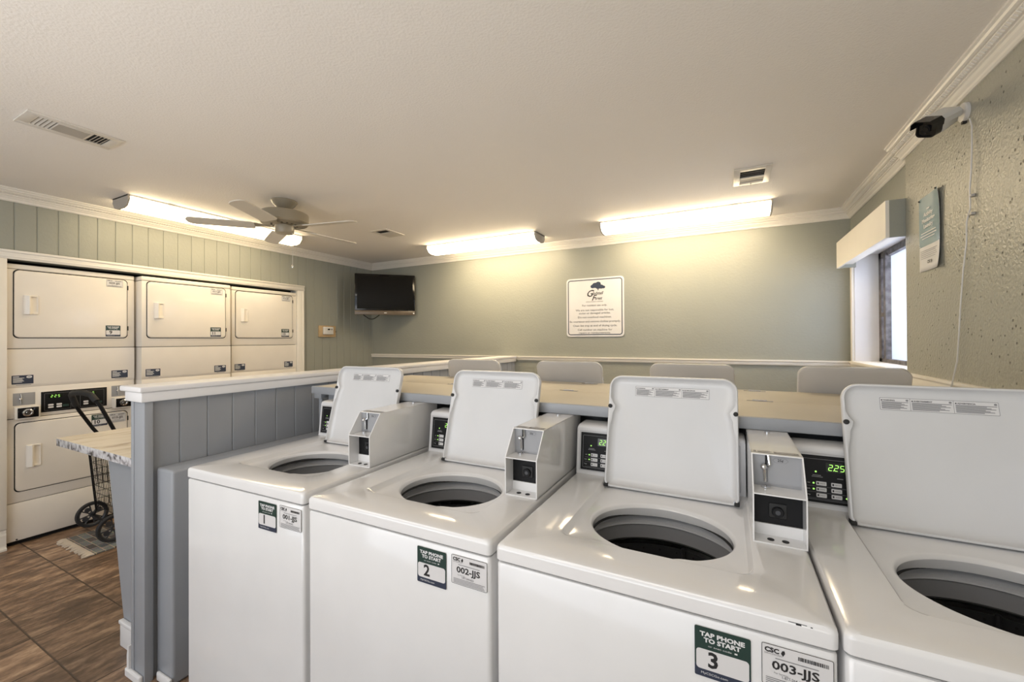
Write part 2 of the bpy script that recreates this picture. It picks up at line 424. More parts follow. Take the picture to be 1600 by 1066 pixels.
# chair rails
def rail_prof(z1, z0, t=.022): return [(0, z0), (t * .55, z0), (t * .7, z0 + .012), (t * .7, z1 - .02), (t, z1 - .012), (t, z1), (0, z1)]
b = MB(); b.prism([(YB - a, z) for a, z in rail_prof(1.204, 1.160)], 0, XL, XR, 'trim'); struct(b.build('trim_5', smooth=0))
b = MB(); b.prism([(XN - a, z) for a, z in rail_prof(1.205, 1.135, .02)], 1, YF, YJ, 'trim'); struct(b.build('trim_6', smooth=0))
b = MB(); b.prism([(XR - a, z) for a, z in rail_prof(1.204, 1.160)], 1, YJ, YB, 'trim'); struct(b.build('trim_7', smooth=0))
# corner bead of the back left corner
struct(MB().box(XL, XL + .008, YB - .008, YB, 0, CEIL - .08, 'wall').build('trim_8', smooth=0))
# dryer alcove casing
def casing_face(b, y0, y1, z0, z1, horiz):
    b.box(XL, XL + .02, y0, y1, z0, z1, 'trim', .003)
    if horiz:
        b.box(XL, XL + .027, y0, y1, z1 - .018, z1, 'trim', .004); b.box(XL, XL + .023, y0, y1, z0 + .012, z0 + .022, 'trim', .002)
    else:
        b.box(XL, XL + .023, y0 + .01, y0 + .02, z0, z1, 'trim', .002)
b = MB(); casing_face(b, AY0 - .085, AY1 + .085, AZ, 2.012, True); struct(b.build('trim_9'))
b = MB(); b.box(XL, XL + .02, AY1, AY1 + .078, 0, AZ, 'trim', .003); b.box(XL, XL + .027, AY1 + .06, AY1 + .078, 0, AZ, 'trim', .004); b.box(XL - .1, XL, AY1 - .003, AY1, 0, AZ, 'trim'); struct(b.build('trim_10'))
b = MB(); b.box(XL, XL + .02, AY0 - .078, AY0, .14, AZ, 'trim', .003); b.box(XL, XL + .027, AY0 - .078, AY0 - .06, .14, AZ, 'trim', .004); b.box(XL - .1, XL, AY0, AY0 + .003, 0, AZ, 'trim'); struct(b.build('trim_11'))
# baseboards
def base_prof(h=.14, t=.018): return [(0, 0), (t * 1.7, 0), (t * 1.7, .012), (t * 1.2, .022), (t, .03), (t, h - .04), (t * .8, h - .025), (t * .8, h - .012), (t * .4, h), (0, h)]
b = MB(); b.prism([(XL + a, z) for a, z in base_prof()], 1, YF, AY0 - .002, 'trim'); struct(b.build('baseboard_left', smooth=0))
b = MB(); b.prism([(XL + a, z) for a, z in base_prof()], 1, AY1 + .005, YB, 'trim'); struct(b.build('baseboard_left', smooth=0))
b = MB(); b.prism([(YB - a, z) for a, z in base_prof()], 0, XL, XR, 'trim'); struct(b.build('baseboard_back', smooth=0))

# half-height partition beside the washers
PX0, PX1, PY0, CAPZ = -2.205, -2.12, .822, 1.165
b = MB()
b.box(PX0, PX1 - .02, PY0 + .02, YB, 0, CAPZ, 'grey')
grooved(PY0 + .032, YB, 0, CAPZ, PX1, 1, .02, .954, .109, 'grey', b)
b.box(PX0 - .003, PX1 + .018, PY0, PY0 + .03, 0, CAPZ, 'grey', .002)
b.box(PX0 - .003, PX0 + .02, PY0 - .004, PY0 + .01, 0, CAPZ, 'grey', .002)
struct(b.build('wall_partition'))
b = MB()
b.box(PX0 - .058, PX1 + .038, PY0 - .022, YB - .022, CAPZ + .018, 1.206, 'wtrim', .006, 3)
b.box(PX0 - .03, PX1 + .030, PY0 - .014, YB - .022, CAPZ - .022, CAPZ + .018, 'wtrim', .004)
struct(b.build('trim_12'))
b = MB(); b.prism([(PX0 - a, z) for a, z in base_prof(.13)], 1, PY0 - .012, YB - .04, 'wtrim'); b.box(PX0 - .03, PX1 + .01, PY0 - .016, PY0, 0, .035, 'wtrim', .006); struct(b.build('baseboard_partition', smooth=0))
# low grey ledge between partition and first washer
b = MB(); b.box(PX1, -1.99, .868, 4.1, .0, .865, 'grey', .012, 3); struct(b.build('trim_13'))
b = MB(); b.box(PX1 + .03, -1.985, .855, .868, 0, .035, 'wtrim', .006); struct(b.build('baseboard_ledge'))

# window in the right wall
w = MB()
for (y0, y1, z0, z1) in ((WY0 - .04, WY0, WZ0, WZ1), (WY1, WY1 + .045, WZ0, WZ1 + .05), (WY0 - .05, WY1, WZ1, WZ1 + .05)):
    w.box(XR - .018, XR, y0, y1, z0, z1, 'trim', .003)
w.box(XR, XR + .199, WY1 - .004, WY1, WZ0, WZ1, 'wtrim'); w.box(XR, XR + .199, WY0, WY0 + .004, WZ0, WZ1, 'wtrim')
w.box(XR, XR + .199, WY0, WY1, WZ1 - .004, WZ1, 'wtrim'); w.box(XR - .03, XR + .199, WY0, WY1, WZ0 - .02, WZ0 + .004, 'trim', .003)
win = struct(w.build('window_1'))
w = MB(); xg = XR + .145
for (y0, y1) in ((WY0 + .004, WY0 + .034), (WY1 - .06, WY1 - .004)): w.box(xg, xg + .035, y0, y1, WZ0 + .004, WZ1 - .004, 'winframe')
w.box(xg - .012, xg + .02, WY1 - .20, WY1 - .155, WZ0 + .03, WZ1 - .03, 'winframe'); w.box(xg, xg + .02, WY1 - .155, WY1 - .06, WZ0 + .34, WZ0 + .37, 'winframe')
w.box(xg + .012, xg + .03, WY1 - .12, WY1 - .10, WZ0 + .03, WZ1 - .03, 'rubber')
w.box(xg, xg + .035, WY0, WY1, WZ1 - .05, WZ1 - .004, 'winframe'); w.box(xg, xg + .035, WY0, WY1, WZ0 + .004, WZ0 + .03, 'winframe')
w.build('window_frame', parent=win, smooth=0)
MB().box(xg + .03, xg + .034, WY0 + .02, WY1 - .02, WZ0 + .02, WZ1 - .02, 'glass').build('window_pane', parent=win, smooth=0)
w = MB()   # painted valance box above the window
w.box(.768, .784, YJ + .005, 4.05, 1.93, 2.13, 'trim'); w.box(.784, XR - .001, YJ + .005, YJ + .02, 1.93, 2.13, 'wall')
w.box(.784, XR - .001, 4.035, 4.05, 1.93, 2.13, 'wall'); w.box(.784, XR - .001, YJ + .02, 4.035, 2.115, 2.13, 'wall')
w.box(.784, XR - .019, YJ + .02, 4.035, 1.955, 1.962, 'trim')
tag(w.build('window_valance', smooth=0), 'cream box valance with grey end fixed above the window', 'valance')

# ================================================================== WASHERS
WW, WD = .657, .700
DECK, SEAM = .905, .865
def radial(c, poly, angles):
    """distance from c to the closed polygon along each angle"""
    out = []
    n = len(poly)
    for a in angles:
        d = (math.cos(a), math.sin(a)); best = None
        for i in range(n):
            x1, y1 = poly[i][0] - c[0], poly[i][1] - c[1]; x2, y2 = poly[(i + 1) % n][0] - c[0], poly[(i + 1) % n][1] - c[1]
            ex, ey = x2 - x1, y2 - y1; den = d[0] * ey - d[1] * ex
            if abs(den) < 1e-12: continue
            t = (x1 * ey - y1 * ex) / den; s_ = (x1 * d[1] - y1 * d[0]) / den
            if t > 0 and -1e-9 <= s_ <= 1 + 1e-9: best = t if best is None else max(best, t)
        out.append(best or .1)
    return out
def deck_mesh():
    c = (.33, .305); base = rrect(0, WW, 0, WD, .012, 5)
    ang = sorted(set([round(2 * math.pi * k / 120, 6) for k in range(120)] + [round(math.atan2(p[1] - c[1], p[0] - c[0]) % (2 * math.pi), 6) for p in base]
                 + [round(math.atan2(p[1] - c[1], p[0] - c[0]) % (2 * math.pi), 6) for q in (rrect(.128, .528, .137, .568, .03, 4), rrect(.108, .546, .112, .590, .036, 4)) for p in q]))
    def ring(poly, z):
        rr = radial(c, poly, ang); return [(c[0] + r * math.cos(a), c[1] + r * math.sin(a), z) for r, a in zip(rr, ang)]
    def hole(k, z):
        out = []
        for a in ang:
            f = 1.0
            da = abs((a - R(292) + math.pi) % (2 * math.pi) - math.pi)       # small latch tab at the front
            if da < R(13): f -= .045 * (0.5 + 0.5 * math.cos(da / R(13) * math.pi))
            out.append((c[0] + (.178 + k) * f * math.cos(a), c[1] + (.157 + k) * f * math.sin(a), z))
        return out
    rs = [hole(.004, DECK - .055), hole(-.001, DECK - .04), hole(-.003, DECK - .030), hole(0, DECK - .0225), hole(.004, DECK - .0195), hole(.007, DECK - .0190),
          ring(rrect(.128, .528, .137, .568, .03, 4), DECK - .019), ring(rrect(.124, .532, .132, .572, .032, 4), DECK - .017), ring(rrect(.114, .541, .119, .584, .034, 4), DECK - .002),
          ring(rrect(.108, .546, .112, .590, .036, 4), DECK),
          ring(rrect(.012, WW - .012, .012, WD - .004, .014, 5), DECK), ring(rrect(.005, WW - .005, .005, WD - .002, .012, 5), DECK - .002), ring(rrect(.0015, WW - .0015, .0015, WD, .012, 5), DECK - .006),
          ring(base, DECK - .012), ring(base, SEAM + .004), ring(rrect(.003, WW - .003, .003, WD - .003, .01, 5), SEAM + .001)]
    return MB().rings(rs, 'enamel', False, False)

def make_lid():
    LW, LL, A = .404, .380, R(15)
    ox, oy, oz = .120, .533, DECK - .011
    def P(u, v, n): return (ox + u, oy + v * math.sin(A) - n * math.cos(A), oz + v * math.cos(A) + n * math.sin(A))
    rad = (.022, .022, .042, .042)
    def rg(ins, n, bump=False):
        pts = rrect(ins, LW - ins, ins, LL - ins, tuple(max(.004, r - ins) for r in rad), 8)
        # densify straight sides for the inward bump at the rubber bumpers
        out = []
        for i in range(len(pts)):
            a = pts[i]; b2 = pts[(i + 1) % len(pts)]
            L_ = math.dist(a, b2); k = 24 if L_ > .1 else 1
            for j in range(k):
                t = j / k; u = a[0] + (b2[0] - a[0]) * t; v = a[1] + (b2[1] - a[1]) * t
                if bump:
                    g = math.exp(-((v - .71 * LL) / .016) ** 2) * .014 + (math.exp(-((v - .62 * LL) / .03) ** 2)) * .006
                    if u < .06: u += g
                    elif u > LW - .06: u -= g
                out.append(P(u, v, n))
        return out
    b = MB()
    b.rings([rg(.012, -.024), rg(.004, -.022), rg(0, -.016)], 'lidback', True, False)
    b.rings([rg(0, -.016), rg(0, -.003), rg(.002, 0), rg(.006, .0005), rg(.0085, -.003, True), rg(.0105, -.010, True), rg(.018, -.0155, True), rg(.030, -.0175, True)], 'lid', False, True)
    d = Decal(P(0, 0, -.0175), (1, 0, 0), Vector(P(0, 1, 0)) - Vector(P(0, 0, 0)))
    x0, x1, y0, y1 = .088, .322, .312, .346
    lab = Decal(P(0, 0, -.0175), (1, 0, 0), Vector(P(0, 1, 0)) - Vector(P(0, 0, 0)))
    lab.rect(x0, x1, y0, y1, 'greyink', 0, .002); lab.rect(x0 + .001, x1 - .001, y0 + .001, y1 - .001, 'paper', 1, .0015)
    for k, t in enumerate(('WARNING', 'AVERTISSEMENT', 'ADVERTENCIA')):
        a = x0 + (0, .064, .150)[k]; e2 = x0 + (.064, .150, .234)[k]
        if k: lab.rect(a - .0004, a + .0004, y0, y1, 'greyink', 2)
        lab.rect(a + .003, a + .006, y1 - .0085, y1 - .0055, 'ink', 2)
        lab.text(t, a + .0075, y1 - .007, .0036, 'ink', 2, .03, 'LEFT')
        lab.lathe_disc = None
        lab.shape([(e2 - .006 + .0032 * math.cos(q * .7854), y1 - .006 + .0026 * math.sin(q * .7854)) for q in range(8)], 'greyink', 2)
        ys = [y1 - .0115 - .0026 * i for i in range(8)]
        lab.lines(a + .0035, e2 - .0035, ys, .0017, 'greyink', 2, .35)
    lid = b.build('lid', smooth=40)
    lab.build('warning_label', parent=lid, smooth=0)
    for u in (.004, LW - .004):
        q = MB(); c0 = Vector(P(u + (.003 if u < .1 else -.003), .71 * LL, -.001)); c1 = Vector(P(u + (.003 if u < .1 else -.003), .71 * LL, .006))
        q.tube([c0, c0.lerp(c1, .8), c1], [.0072, .0068, .004], 'rubber', 14); q.build('rubber_bumper', parent=lid)
    for u in (.003, LW - .003):
        q = MB(); s_ = 1 if u < .1 else -1
        q.box(ox + u - .007 + .004 * s_, ox + u + .007 + .004 * s_, oy - .004, oy + .022, oz + .0, oz + .010, 'rubber', .002)
        q.build('hinge', parent=lid)
        q = MB(); c0 = Vector(P(u + .010 * s_, .012, -.006)); q.tube([c0, c0 + Vector((0, -.007, 0))], .0032, 'chrome', 8); q.build('hinge_screw', parent=lid)
    return lid

def seg_digits(d, txt, x, y, h, mn, l=3, gap=None):
    """seven-segment characters drawn as slanted bars; x,y = lower left"""
    segs = {'0': 'abcdef', '1': 'bc', '2': 'abged', '5': 'afgcd', '3': 'abgcd'}
    w_ = h * .52; t = h * .14; sl = .10
    def bar(p, q):
        px, py = p; qx, qy = q
        dx, dy = qx - px, qy - py; L_ = math.hypot(dx, dy); nx, ny = -dy / L_ * t / 2, dx / L_ * t / 2
        d.shape([(X + sl * (Y - y), Y) for X, Y in ((px + nx, py + ny), (px - nx, py - ny), (qx - nx, qy - ny), (qx + nx, qy + ny))][::-1], mn, l)
    cx = x
    for ch in txt:
        if ch == '.':
            d.rect(cx - h * .20, cx - h * .06, y - t / 2, y + t / 2, mn, l); continue
        P_ = {'a': ((cx + t * .3, y + h), (cx + w_ - t * .3, y + h)), 'g': ((cx + t * .3, y + h / 2), (cx + w_ - t * .3, y + h / 2)), 'd': ((cx + t * .3, y), (cx + w_ - t * .3, y)),
              'f': ((cx, y + h / 2 + t * .3), (cx, y + h - t * .1)), 'b': ((cx + w_, y + h / 2 + t * .3), (cx + w_, y + h - t * .1)), 'e': ((cx, y + t * .1), (cx, y + h / 2 - t * .3)), 'c': ((cx + w_, y + t * .1), (cx + w_, y + h / 2 - t * .3))}
        for s_ in segs[ch]: bar(*P_[s_])
        cx += gap or h * .86

def make_console():
    b = MB()
    prof = [(.594, .902), (.594, .909), (.596, .912), (.611, 1.050), (.613, 1.060), (.612, 1.066), (.6135, 1.071), (.618, 1.075), (.628, 1.078), (.696, 1.080), (.696, .902)]
    x0, x1 = .002, .543
    def ring(x, k):   # rounded ends
        cy, cz = .65, .98
        return [(x, cy + (p[0] - cy) * k, .902 + (p[1] - .902) * (k if p[1] > 1.0 else 1)) for p in prof]
    b.rings([ring(x0, .96), ring(x0 + .003, .985), ring(x0 + .009, 1), ring(x1 - .009, 1), ring(x1 - .003, .985), ring(x1, .96)], 'plastic')
    con = b.build('control_console', smooth=50)
    up = Vector((0, .015, .138)).normalized(); O = Vector((0, .596, .912)) - Vector((0, .0005, 0))
    d = Decal(O, (1, 0, 0), up, base=.001)
    d.rect(.012, .530, .004, .146, 'grip', 0, .004); d.rect(.018, .524, .008, .140, 'black', 1, .002); d.frame(.026, .516, .016, .130, .0009, 'greyink', 2, .003)
    d.rect(.080, .142, .096, .122, 'dimled', 2, .002)
    seg_digits(d, '2.25', .086, .101, .0155, 'led', 3)
    d.shape([(.056 + .0026 * math.cos(k * .7854), .094 + .0026 * math.sin(k * .7854)) for k in range(8)], 'led', 2)
    d.rect(.048, .068, .083, .085, 'greyink', 2); d.rect(.046, .072, .079, .081, 'greyink', 2)
    for k in range(3): d.rect(.105 + .030 * k, .119 + .030 * k, .079, .081, 'greyink', 2)
    for r_ in range(3):
        y = .056 - .0165 * r_
        d.text(('Soil', 'Cycle', 'Temp')[r_], .042, y + .0055, .003, 'white', 2, 0, 'RIGHT')
        if r_ < 2: d.shape([(.050 + .0026 * math.cos(k * .7854), y + .0055 + .0026 * math.sin(k * .7854)) for k in range(8)], 'led', 3)
        d.rect(.034, .190, y - .0032, y - .0026, 'greyink', 2)
        for c_ in range(3):
            xx = .056 + .035 * c_
            d.rect(xx, xx + .0245, y, y + .0115, 'grip', 2, .002); d.rect(xx + .0008, xx + .0237, y + .0008, y + .0107, 'paper', 3, .0016)
            d.text((('LIGHT', 'MEDIUM', 'HEAVY'), ('NORMAL', 'PERM PRESS', 'DELICATES'), ('HOT', 'WARM', 'COLD'))[r_][c_], xx + .0150, y + .0057, .0028, 'ink', 4, 0, width=.0125)
            d.rect(xx + .0025, xx + .0065, y + .0032, y + .0085, 'ink', 4, .001)
        if r_ == 2: d.shape([(.1525 - .027 + .0024 * math.cos(k * .7854), y + .0055 + .0024 * math.sin(k * .7854)) for k in range(8)], 'led', 3)
    d.build('display_panel', parent=con, smooth=0)
    return con

def make_coin_box():
    x0, x1 = .546, .655; t = .003; z0, zs, z1 = DECK, 1.022, 1.103; y0, yt, yb = .287, .345, .72
    side = [(y0, z0), (yb, z0), (yb, z1 - .006), (yb - .006, z1), (yt, z1), (y0, zs)]
    b = MB()
    for xa in (x0, x1 - t): b.prism(side, 0, xa, xa + t, 'enamel')
    b.box(x0, x1, yt - .001, yb, z1 - t, z1, 'enamel', .0008); b.box(x0, x1, yb - t, yb, z0, z1, 'enamel'); b.box(x0, x1, y0, yb, z0, z0 + t, 'enamel')
    b.box(x0 + t, x1 - t, y0, yt + .012, zs - t, zs, 'enamel')
    o = b.build('coin_box', smooth=20)
    c = MB(); c.box(x0 + t, x1 - t, .352, .356, zs, z1 - t, 'slotgrey')
    pl = c.build('coin_slot_panel', parent=o, smooth=0)
    d = Decal((x0, .3515, zs), (1, 0, 0), (0, 0, 1))
    hexa = [(.046, .066), (.052, .072), (.074, .072), (.080, .066), (.074, .060), (.052, .060)]
    d.shape(hexa[::-1], 'greyink', 0); cx_, cy_ = .063, .066
    d.shape([(cx_ + (p[0] - cx_) * .93, cy_ + (p[1] - cy_) * .88) for p in hexa][::-1], 'slotgrey', 1); d.text('25\u00a2', cx_, cy_, .006, 'ink', 2, .02)
    d.build('price_mark', parent=pl, smooth=0)
    c = MB(); cx = x0 + .027
    c.tube([(cx + .010, .349, zs + .078), (cx + .013, .346, zs + .055), (cx + .008, .343, zs + .052)], .0032, 'chrome', 8)
    c.lathe([(.0001, -.0075), (.004, -.0065), (.007, -.003), (.0075, 0), (.007, .003), (.004, .0065), (.0001, .0075)], (cx, .340, zs + .050), 'chrome', 16, 1)
    c.tube([(cx + .002, .345, zs + .046), (cx + .003, .345, zs + .012)], [.0042, .0036], 'chrome', 10)
    c.lathe([(.0105, 0), (.0105, .003), (.006, .005)], (cx + .004, .336, zs + .001), 'chrome', 18, 2, True, True, 1, .7)
    c.box(cx + .0035, cx + .0075, .3495, .3515, zs + .010, zs + .078, 'black')
    c.build('coin_slide', parent=o)
    c = MB(); c.box(x0 + t, x1 - t, .338, .342, z0 + .030, zs - t, 'black'); c.box(x0 + t, x1 - t, .334, .345, z0 + t, z0 + .030, 'enamel')
    v = c.build('coin_vault_door', parent=o, smooth=0)
    c = MB(); c.box(x0 + .036, x0 + .074, .3345, .338, z0 + .046, z0 + .082, 'rubber', .003); c.lathe([(.013, 0), (.013, -.005), (.011, -.007)], (x0 + .055, .335, z0 + .062), 'black', 24, 1, False, True)
    c.lathe([(.0055, 0), (.0055, -.001), (.002, -.0012)], (x0 + .055, .328, z0 + .062), 'hub', 16, 1, False, True)
    c.build('vault_lock', parent=v)
    c = MB()
    for xx in (.038, .068): c.lathe([(.0075, 0), (.0075, .0012), (.004, .0016)], (x0 + xx, .308, z0 + t), 'rubber', 14, 2, False, True)
    c.build('floor_bolt', parent=o)
    d = Decal((x0, y0, z1), (1, 0, 0), (0, 1, 0))
    d.rect(.006, x1 - x0 - .006, .067, .089, 'greyink', 0); d.rect(.012, .05, .070, .086, 'paper', 1); d.lines(.014, .048, [.073, .0765, .080, .0835], .0014, 'greyink', 2, .4)
    d.lines(.056, .098, [.080, .076], .0016, 'paper', 1, .2)
    d.build('instruction_strip', parent=o, smooth=0)
    c = MB(); c.lathe([(.008, 0), (.008, .004), (.003, .004)], (x0 + .055, .615, z1), 'chrome', 16, 2, False, True); 
    c.build('top_lock', parent=o)
    return o

def tap_sticker(parent, x, ztop, w, h, num, name='payment_sticker'):
    d = Decal((x, -.0003, ztop - h), (1, 0, 0), (0, 0, 1))
    s_ = h / .092
    d.rect(0, w, 0, h, 'green', 0, .003 * s_); d.rect(.0, w, 0, h * .24, 'navy', 1, .0025 * s_)
    d.rect(w * .03, w * .97, h * .155, h * .56, 'paper', 2, .006 * s_)
    d.text('TAP PHONE', w * .5, h * .86, h * .085, 'white', 2, .045, width=w * .80); d.text('TO START', w * .5, h * .745, h * .085, 'white', 2, .045, width=w * .66)
    d.text('or scan code', w * .46, h * .64, h * .035, 'white', 2, width=w * .42); d.rect(w * .72, w * .77, h * .625, h * .655, 'white', 2)
    d.text(num, w * (.34 if len(num) == 1 else .32), h * .355, h * .30, 'ink', 3, .028)
    d.text('MyCSCGo.com', w * .36, h * .08, h * .045, 'white', 2, width=w * .48)
    d.build(name, parent=parent, smooth=0)
def id_sticker(parent, x, ztop, w, h, code, name='machine_number_sticker'):
    d = Decal((x, -.0003, ztop - h), (1, 0, 0), (0, 0, 1))
    d.rect(0, w, 0, h, 'paper', 0, .003); d.frame(0, w, 0, h, .0009, 'ink', 1, .003)
    d.text('CSC', w * .15, h * .86, h * .11, 'ink', 2, .045, width=w * .21); d.shape([(w * .30, h * .91), (w * .28, h * .84), (w * .31, h * .78), (w * .34, h * .86), (w * .33, h * .92)][::-1], 'ink', 2)
    d.text('SERVICEWORKS', w * .17, h * .77, h * .035, 'greyink', 2, width=w * .26)
    xx = w * .52
    random.seed(3)
    while xx < w * .93:
        bw = random.choice((.0006, .0011, .0016)) * w / .1; d.rect(xx, xx + bw, h * .79, h * .88, 'ink', 2); xx += bw + random.choice((.0005, .0009)) * w / .1
    d.rect(w * .2, w * .8, h * .68, h * .70, 'greyink', 2)
    d.text(code, w * .48, h * .51, h * .20, 'ink', 2, .022, width=w * .66)
    d.text('For Service:', w * .28, h * .335, h * .04, 'greyink', 2, width=w * .2); d.text('1-877-264-6622', w * .46, h * .27, h * .07, 'greyink', 2, .01, width=w * .34)
    d.lines(w * .06, w * .94, [h * (.19 - .045 * k) for k in range(4)], h * .018, 'greyink', 2, .08)
    d.build(name, parent=parent, smooth=0)

def make_washer():
    root = empty('washing_machine', (0, 0, 0))
    root_T = Matrix.Translation((-WW / 2, -WD / 2, 0))
    pts = []
    def own(o):
        # shift the part so that the empty sits at the centre of the base
        o.parent = root; o.location = (-WW / 2, -WD / 2, 0); return o
    b = MB(); P8 = rrect(.002, WW - .002, .002, WD - .01, .011, 5)
    def rg(i, z): return [(p[0], p[1], z) for p in rrect(.002 + i, WW - .002 - i, .002 + i, WD - .01 - i, .011, 5)]
    b.rings([rg(.03, 0), rg(.03, .05)], 'black', True, False)
    b.rings([rg(.03, .05), rg(0, .051), rg(0, .857), rg(.002, .861), rg(.006, .8625)], 'enamel', False, False)
    b.rings([rg(.010, .8625), rg(.010, SEAM + .002)], 'dark', False, False)
    own(b.build('cabinet', smooth=40))
    deck = own(deck_mesh().build('top_deck', smooth=32))
    b = MB(); c = (.33, .305, 0)
    def lt(prof, mn, k0=False, k1=False): b.lathe(prof, c, mn, 72, 2, k0, k1, 1, .92)
    lt([(.178, DECK - .048), (.176, DECK - .055), (.188, DECK - .060)], 'rubber')
    lt([(.188, DECK - .060), (.201, DECK - .062), (.206, DECK - .066), (.206, DECK - .082)], 'tubg')
    lt([(.206, DECK - .082), (.199, DECK - .086), (.198, DECK - .090), (.204, DECK - .094)], 'tubg')
    lt([(.204, DECK - .094), (.205, DECK - .100), (.206, DECK - .142)], 'tubd')
    lt([(.206, DECK - .142), (.198, DECK - .131), (.197, DECK - .134), (.204, DECK - .138)], 'rubber')
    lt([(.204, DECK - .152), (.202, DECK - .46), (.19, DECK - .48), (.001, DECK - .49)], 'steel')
    for r_ in range(5):
        for k in range(26):
            a = 2 * math.pi * (k + .5 * (r_ % 2)) / 26; zz = DECK - .165 - .045 * r_; rr = .2005
            q = [(c[0] + (rr * math.cos(a) - math.sin(a) * .003 * math.cos(t * 1.047)), c[1] + .92 * (rr * math.sin(a) + math.cos(a) * .003 * math.cos(t * 1.047)), zz + .0035 * math.sin(t * 1.047)) for t in range(6)]
            b.poly(q, 'dark')
    for k in range(6):
        a = 2 * math.pi * k / 6 + .3; b.tube([(c[0] + .196 * math.cos(a), c[1] + .18 * math.sin(a), DECK - .145), (c[0] + .195 * math.cos(a), c[1] + .179 * math.sin(a), DECK - .46)], .006, 'steel', 8)
    own(b.build('wash_tub', smooth=40))
    for o in (make_lid(), make_console(), make_coin_box()): own(o)
    return root
wm = make_washer()
def place_washer(o, corner, deg):
    a = R(deg); c, s_ = math.cos(a), math.sin(a)
    o.location = (corner[0] + c * WW / 2 - s_ * WD / 2, corner[1] + s_ * WW / 2 + c * WD / 2, 0); o.rotation_euler = (0, 0, a)
front = [((-1.855, .856), 1.6, '1', 'white top-load coin washer numbered 1, standing beside the grey partition'),
         ((-1.166, .865), .3, '2', 'white top-load coin washer numbered 2, between washers 1 and 3'),
         ((-.493, .865), 0, '3', 'white top-load coin washer numbered 3, with chipped front corner'),
         ((.170, .866), 0, '4', 'white top-load coin washer nearest the plaster wall, its front cut off by the photo edge')]
washers = [wm] + [copy_tree(wm) for _ in range(7)]
for o, (cn, dg, num, lab) in zip(washers[:4], front):
    place_washer(o, cn, dg); tag(o, lab, 'washing machine', 'open white coin washers')
    if num == '4':
        continue
    before = set(bpy.data.objects)
    tap_sticker(o, .435, .8475, .093, .093, num); id_sticker(o, .5445, .8505, .104, .072, '00%s-JJS' % num)
    for q in set(bpy.data.objects) - before: q.location = (-WW / 2, -WD / 2 + .0005, 0)
backlab = ['white washer in the far row whose raised lid is leftmost, beyond the partition end', 'white washer in the far row, second raised lid from the left, behind washer 2',
           'white washer in the far row with raised lid directly behind the lid of washer 3', 'white washer in the far row with raised lid below the window']
for k, o in enumerate(washers[4:]):
    cx = (-1.502, -.838, -.174, .489)[k]
    o.location = (cx, 2.975 - WD / 2, 0); o.rotation_euler = (0, 0, math.pi); tag(o, backlab[k], 'washing machine', 'open white coin washers')
# chip on the corner of washer 3
q = MB(); q.box(.585, .612, .0035, .0042, DECK - .0085, DECK - .0065, 'greyink'); q.box(.596, .604, .003, .004, DECK - .0105, DECK - .007, 'ink'); q.box(.617, .620, .003, .004, DECK - .009, DECK - .0075, 'ink')
q = q.build('paint_chip', parent=washers[2], smooth=0); q.location = (-WW / 2, -WD / 2 - .0025, 0)

# service cover between the two rows
cv = empty('pipe_cover', (-.6, 1.91, 1.104)); tag(cv, 'long grey-edged pipe cover with cream hinged top between the two washer rows', 'cover')
def child(b, name, parent, off, smooth=35):
    o = b.build(name, parent=parent, smooth=smooth); o.location = (-off[0], -off[1], -off[2]); return o
OFF = (-.6, 1.91, 1.104)
b = MB(); b.box(-2.0, .845, 1.51, 1.53, 1.104, 1.142, 'grey', .002); b.box(-2.0, .845, 2.29, 2.31, 1.104, 1.141, 'board', .002); b.box(-2.0, -1.98, 1.53, 2.29, 1.104, 1.142, 'grey', .002)
child(b, 'edge_board', cv, OFF)
for (y0, y1) in ((1.531, 1.914), (1.919, 2.261), (2.266, 2.289)):
    b = MB(); b.box(-1.979, .845, y0, y1, 1.104, 1.1415, 'board', .0012); child(b, 'top_board', cv, OFF)
for hx in (-1.35, -.68, .115):
    for y in (1.917, 2.264):
        b = MB(); xw = .045
        b.box(hx - xw, hx + xw, y - .007, y + .007, 1.1415, 1.1422, 'ink'); b.tube([(hx - xw * .55, y + .002, 1.1435), (hx + xw * .55, y + .002, 1.1435)], .0032, 'chrome', 8)
        b.box(hx - xw * .6, hx + xw, y - .013, y - .007, 1.1415, 1.1432, 'slotgrey')
        child(b, 'hinge', cv, OFF)
b = MB(); b.box(-1.975, -1.93, 1.60, 2.22, 0, 1.1035, 'grey', .003); b.box(-1.93, .70, 1.80, 2.05, 0, 1.1035, 'grey'); struct(b.build('wall_chase'))
cb = empty('conduit_box', (-2.035, 1.60, .866)); tag(cb, 'small grey painted conduit box standing on the ledge beside the pipe cover end', 'conduit')
b = MB(); b.tube([(0, 0, 0), (0, 0, .205)], .012, 'grey', 10); b.build('pipe', parent=cb); b = MB(); b.box(-.03, .03, -.025, .025, .200, .228, 'grey', .004); b.build('junction_box', parent=cb)

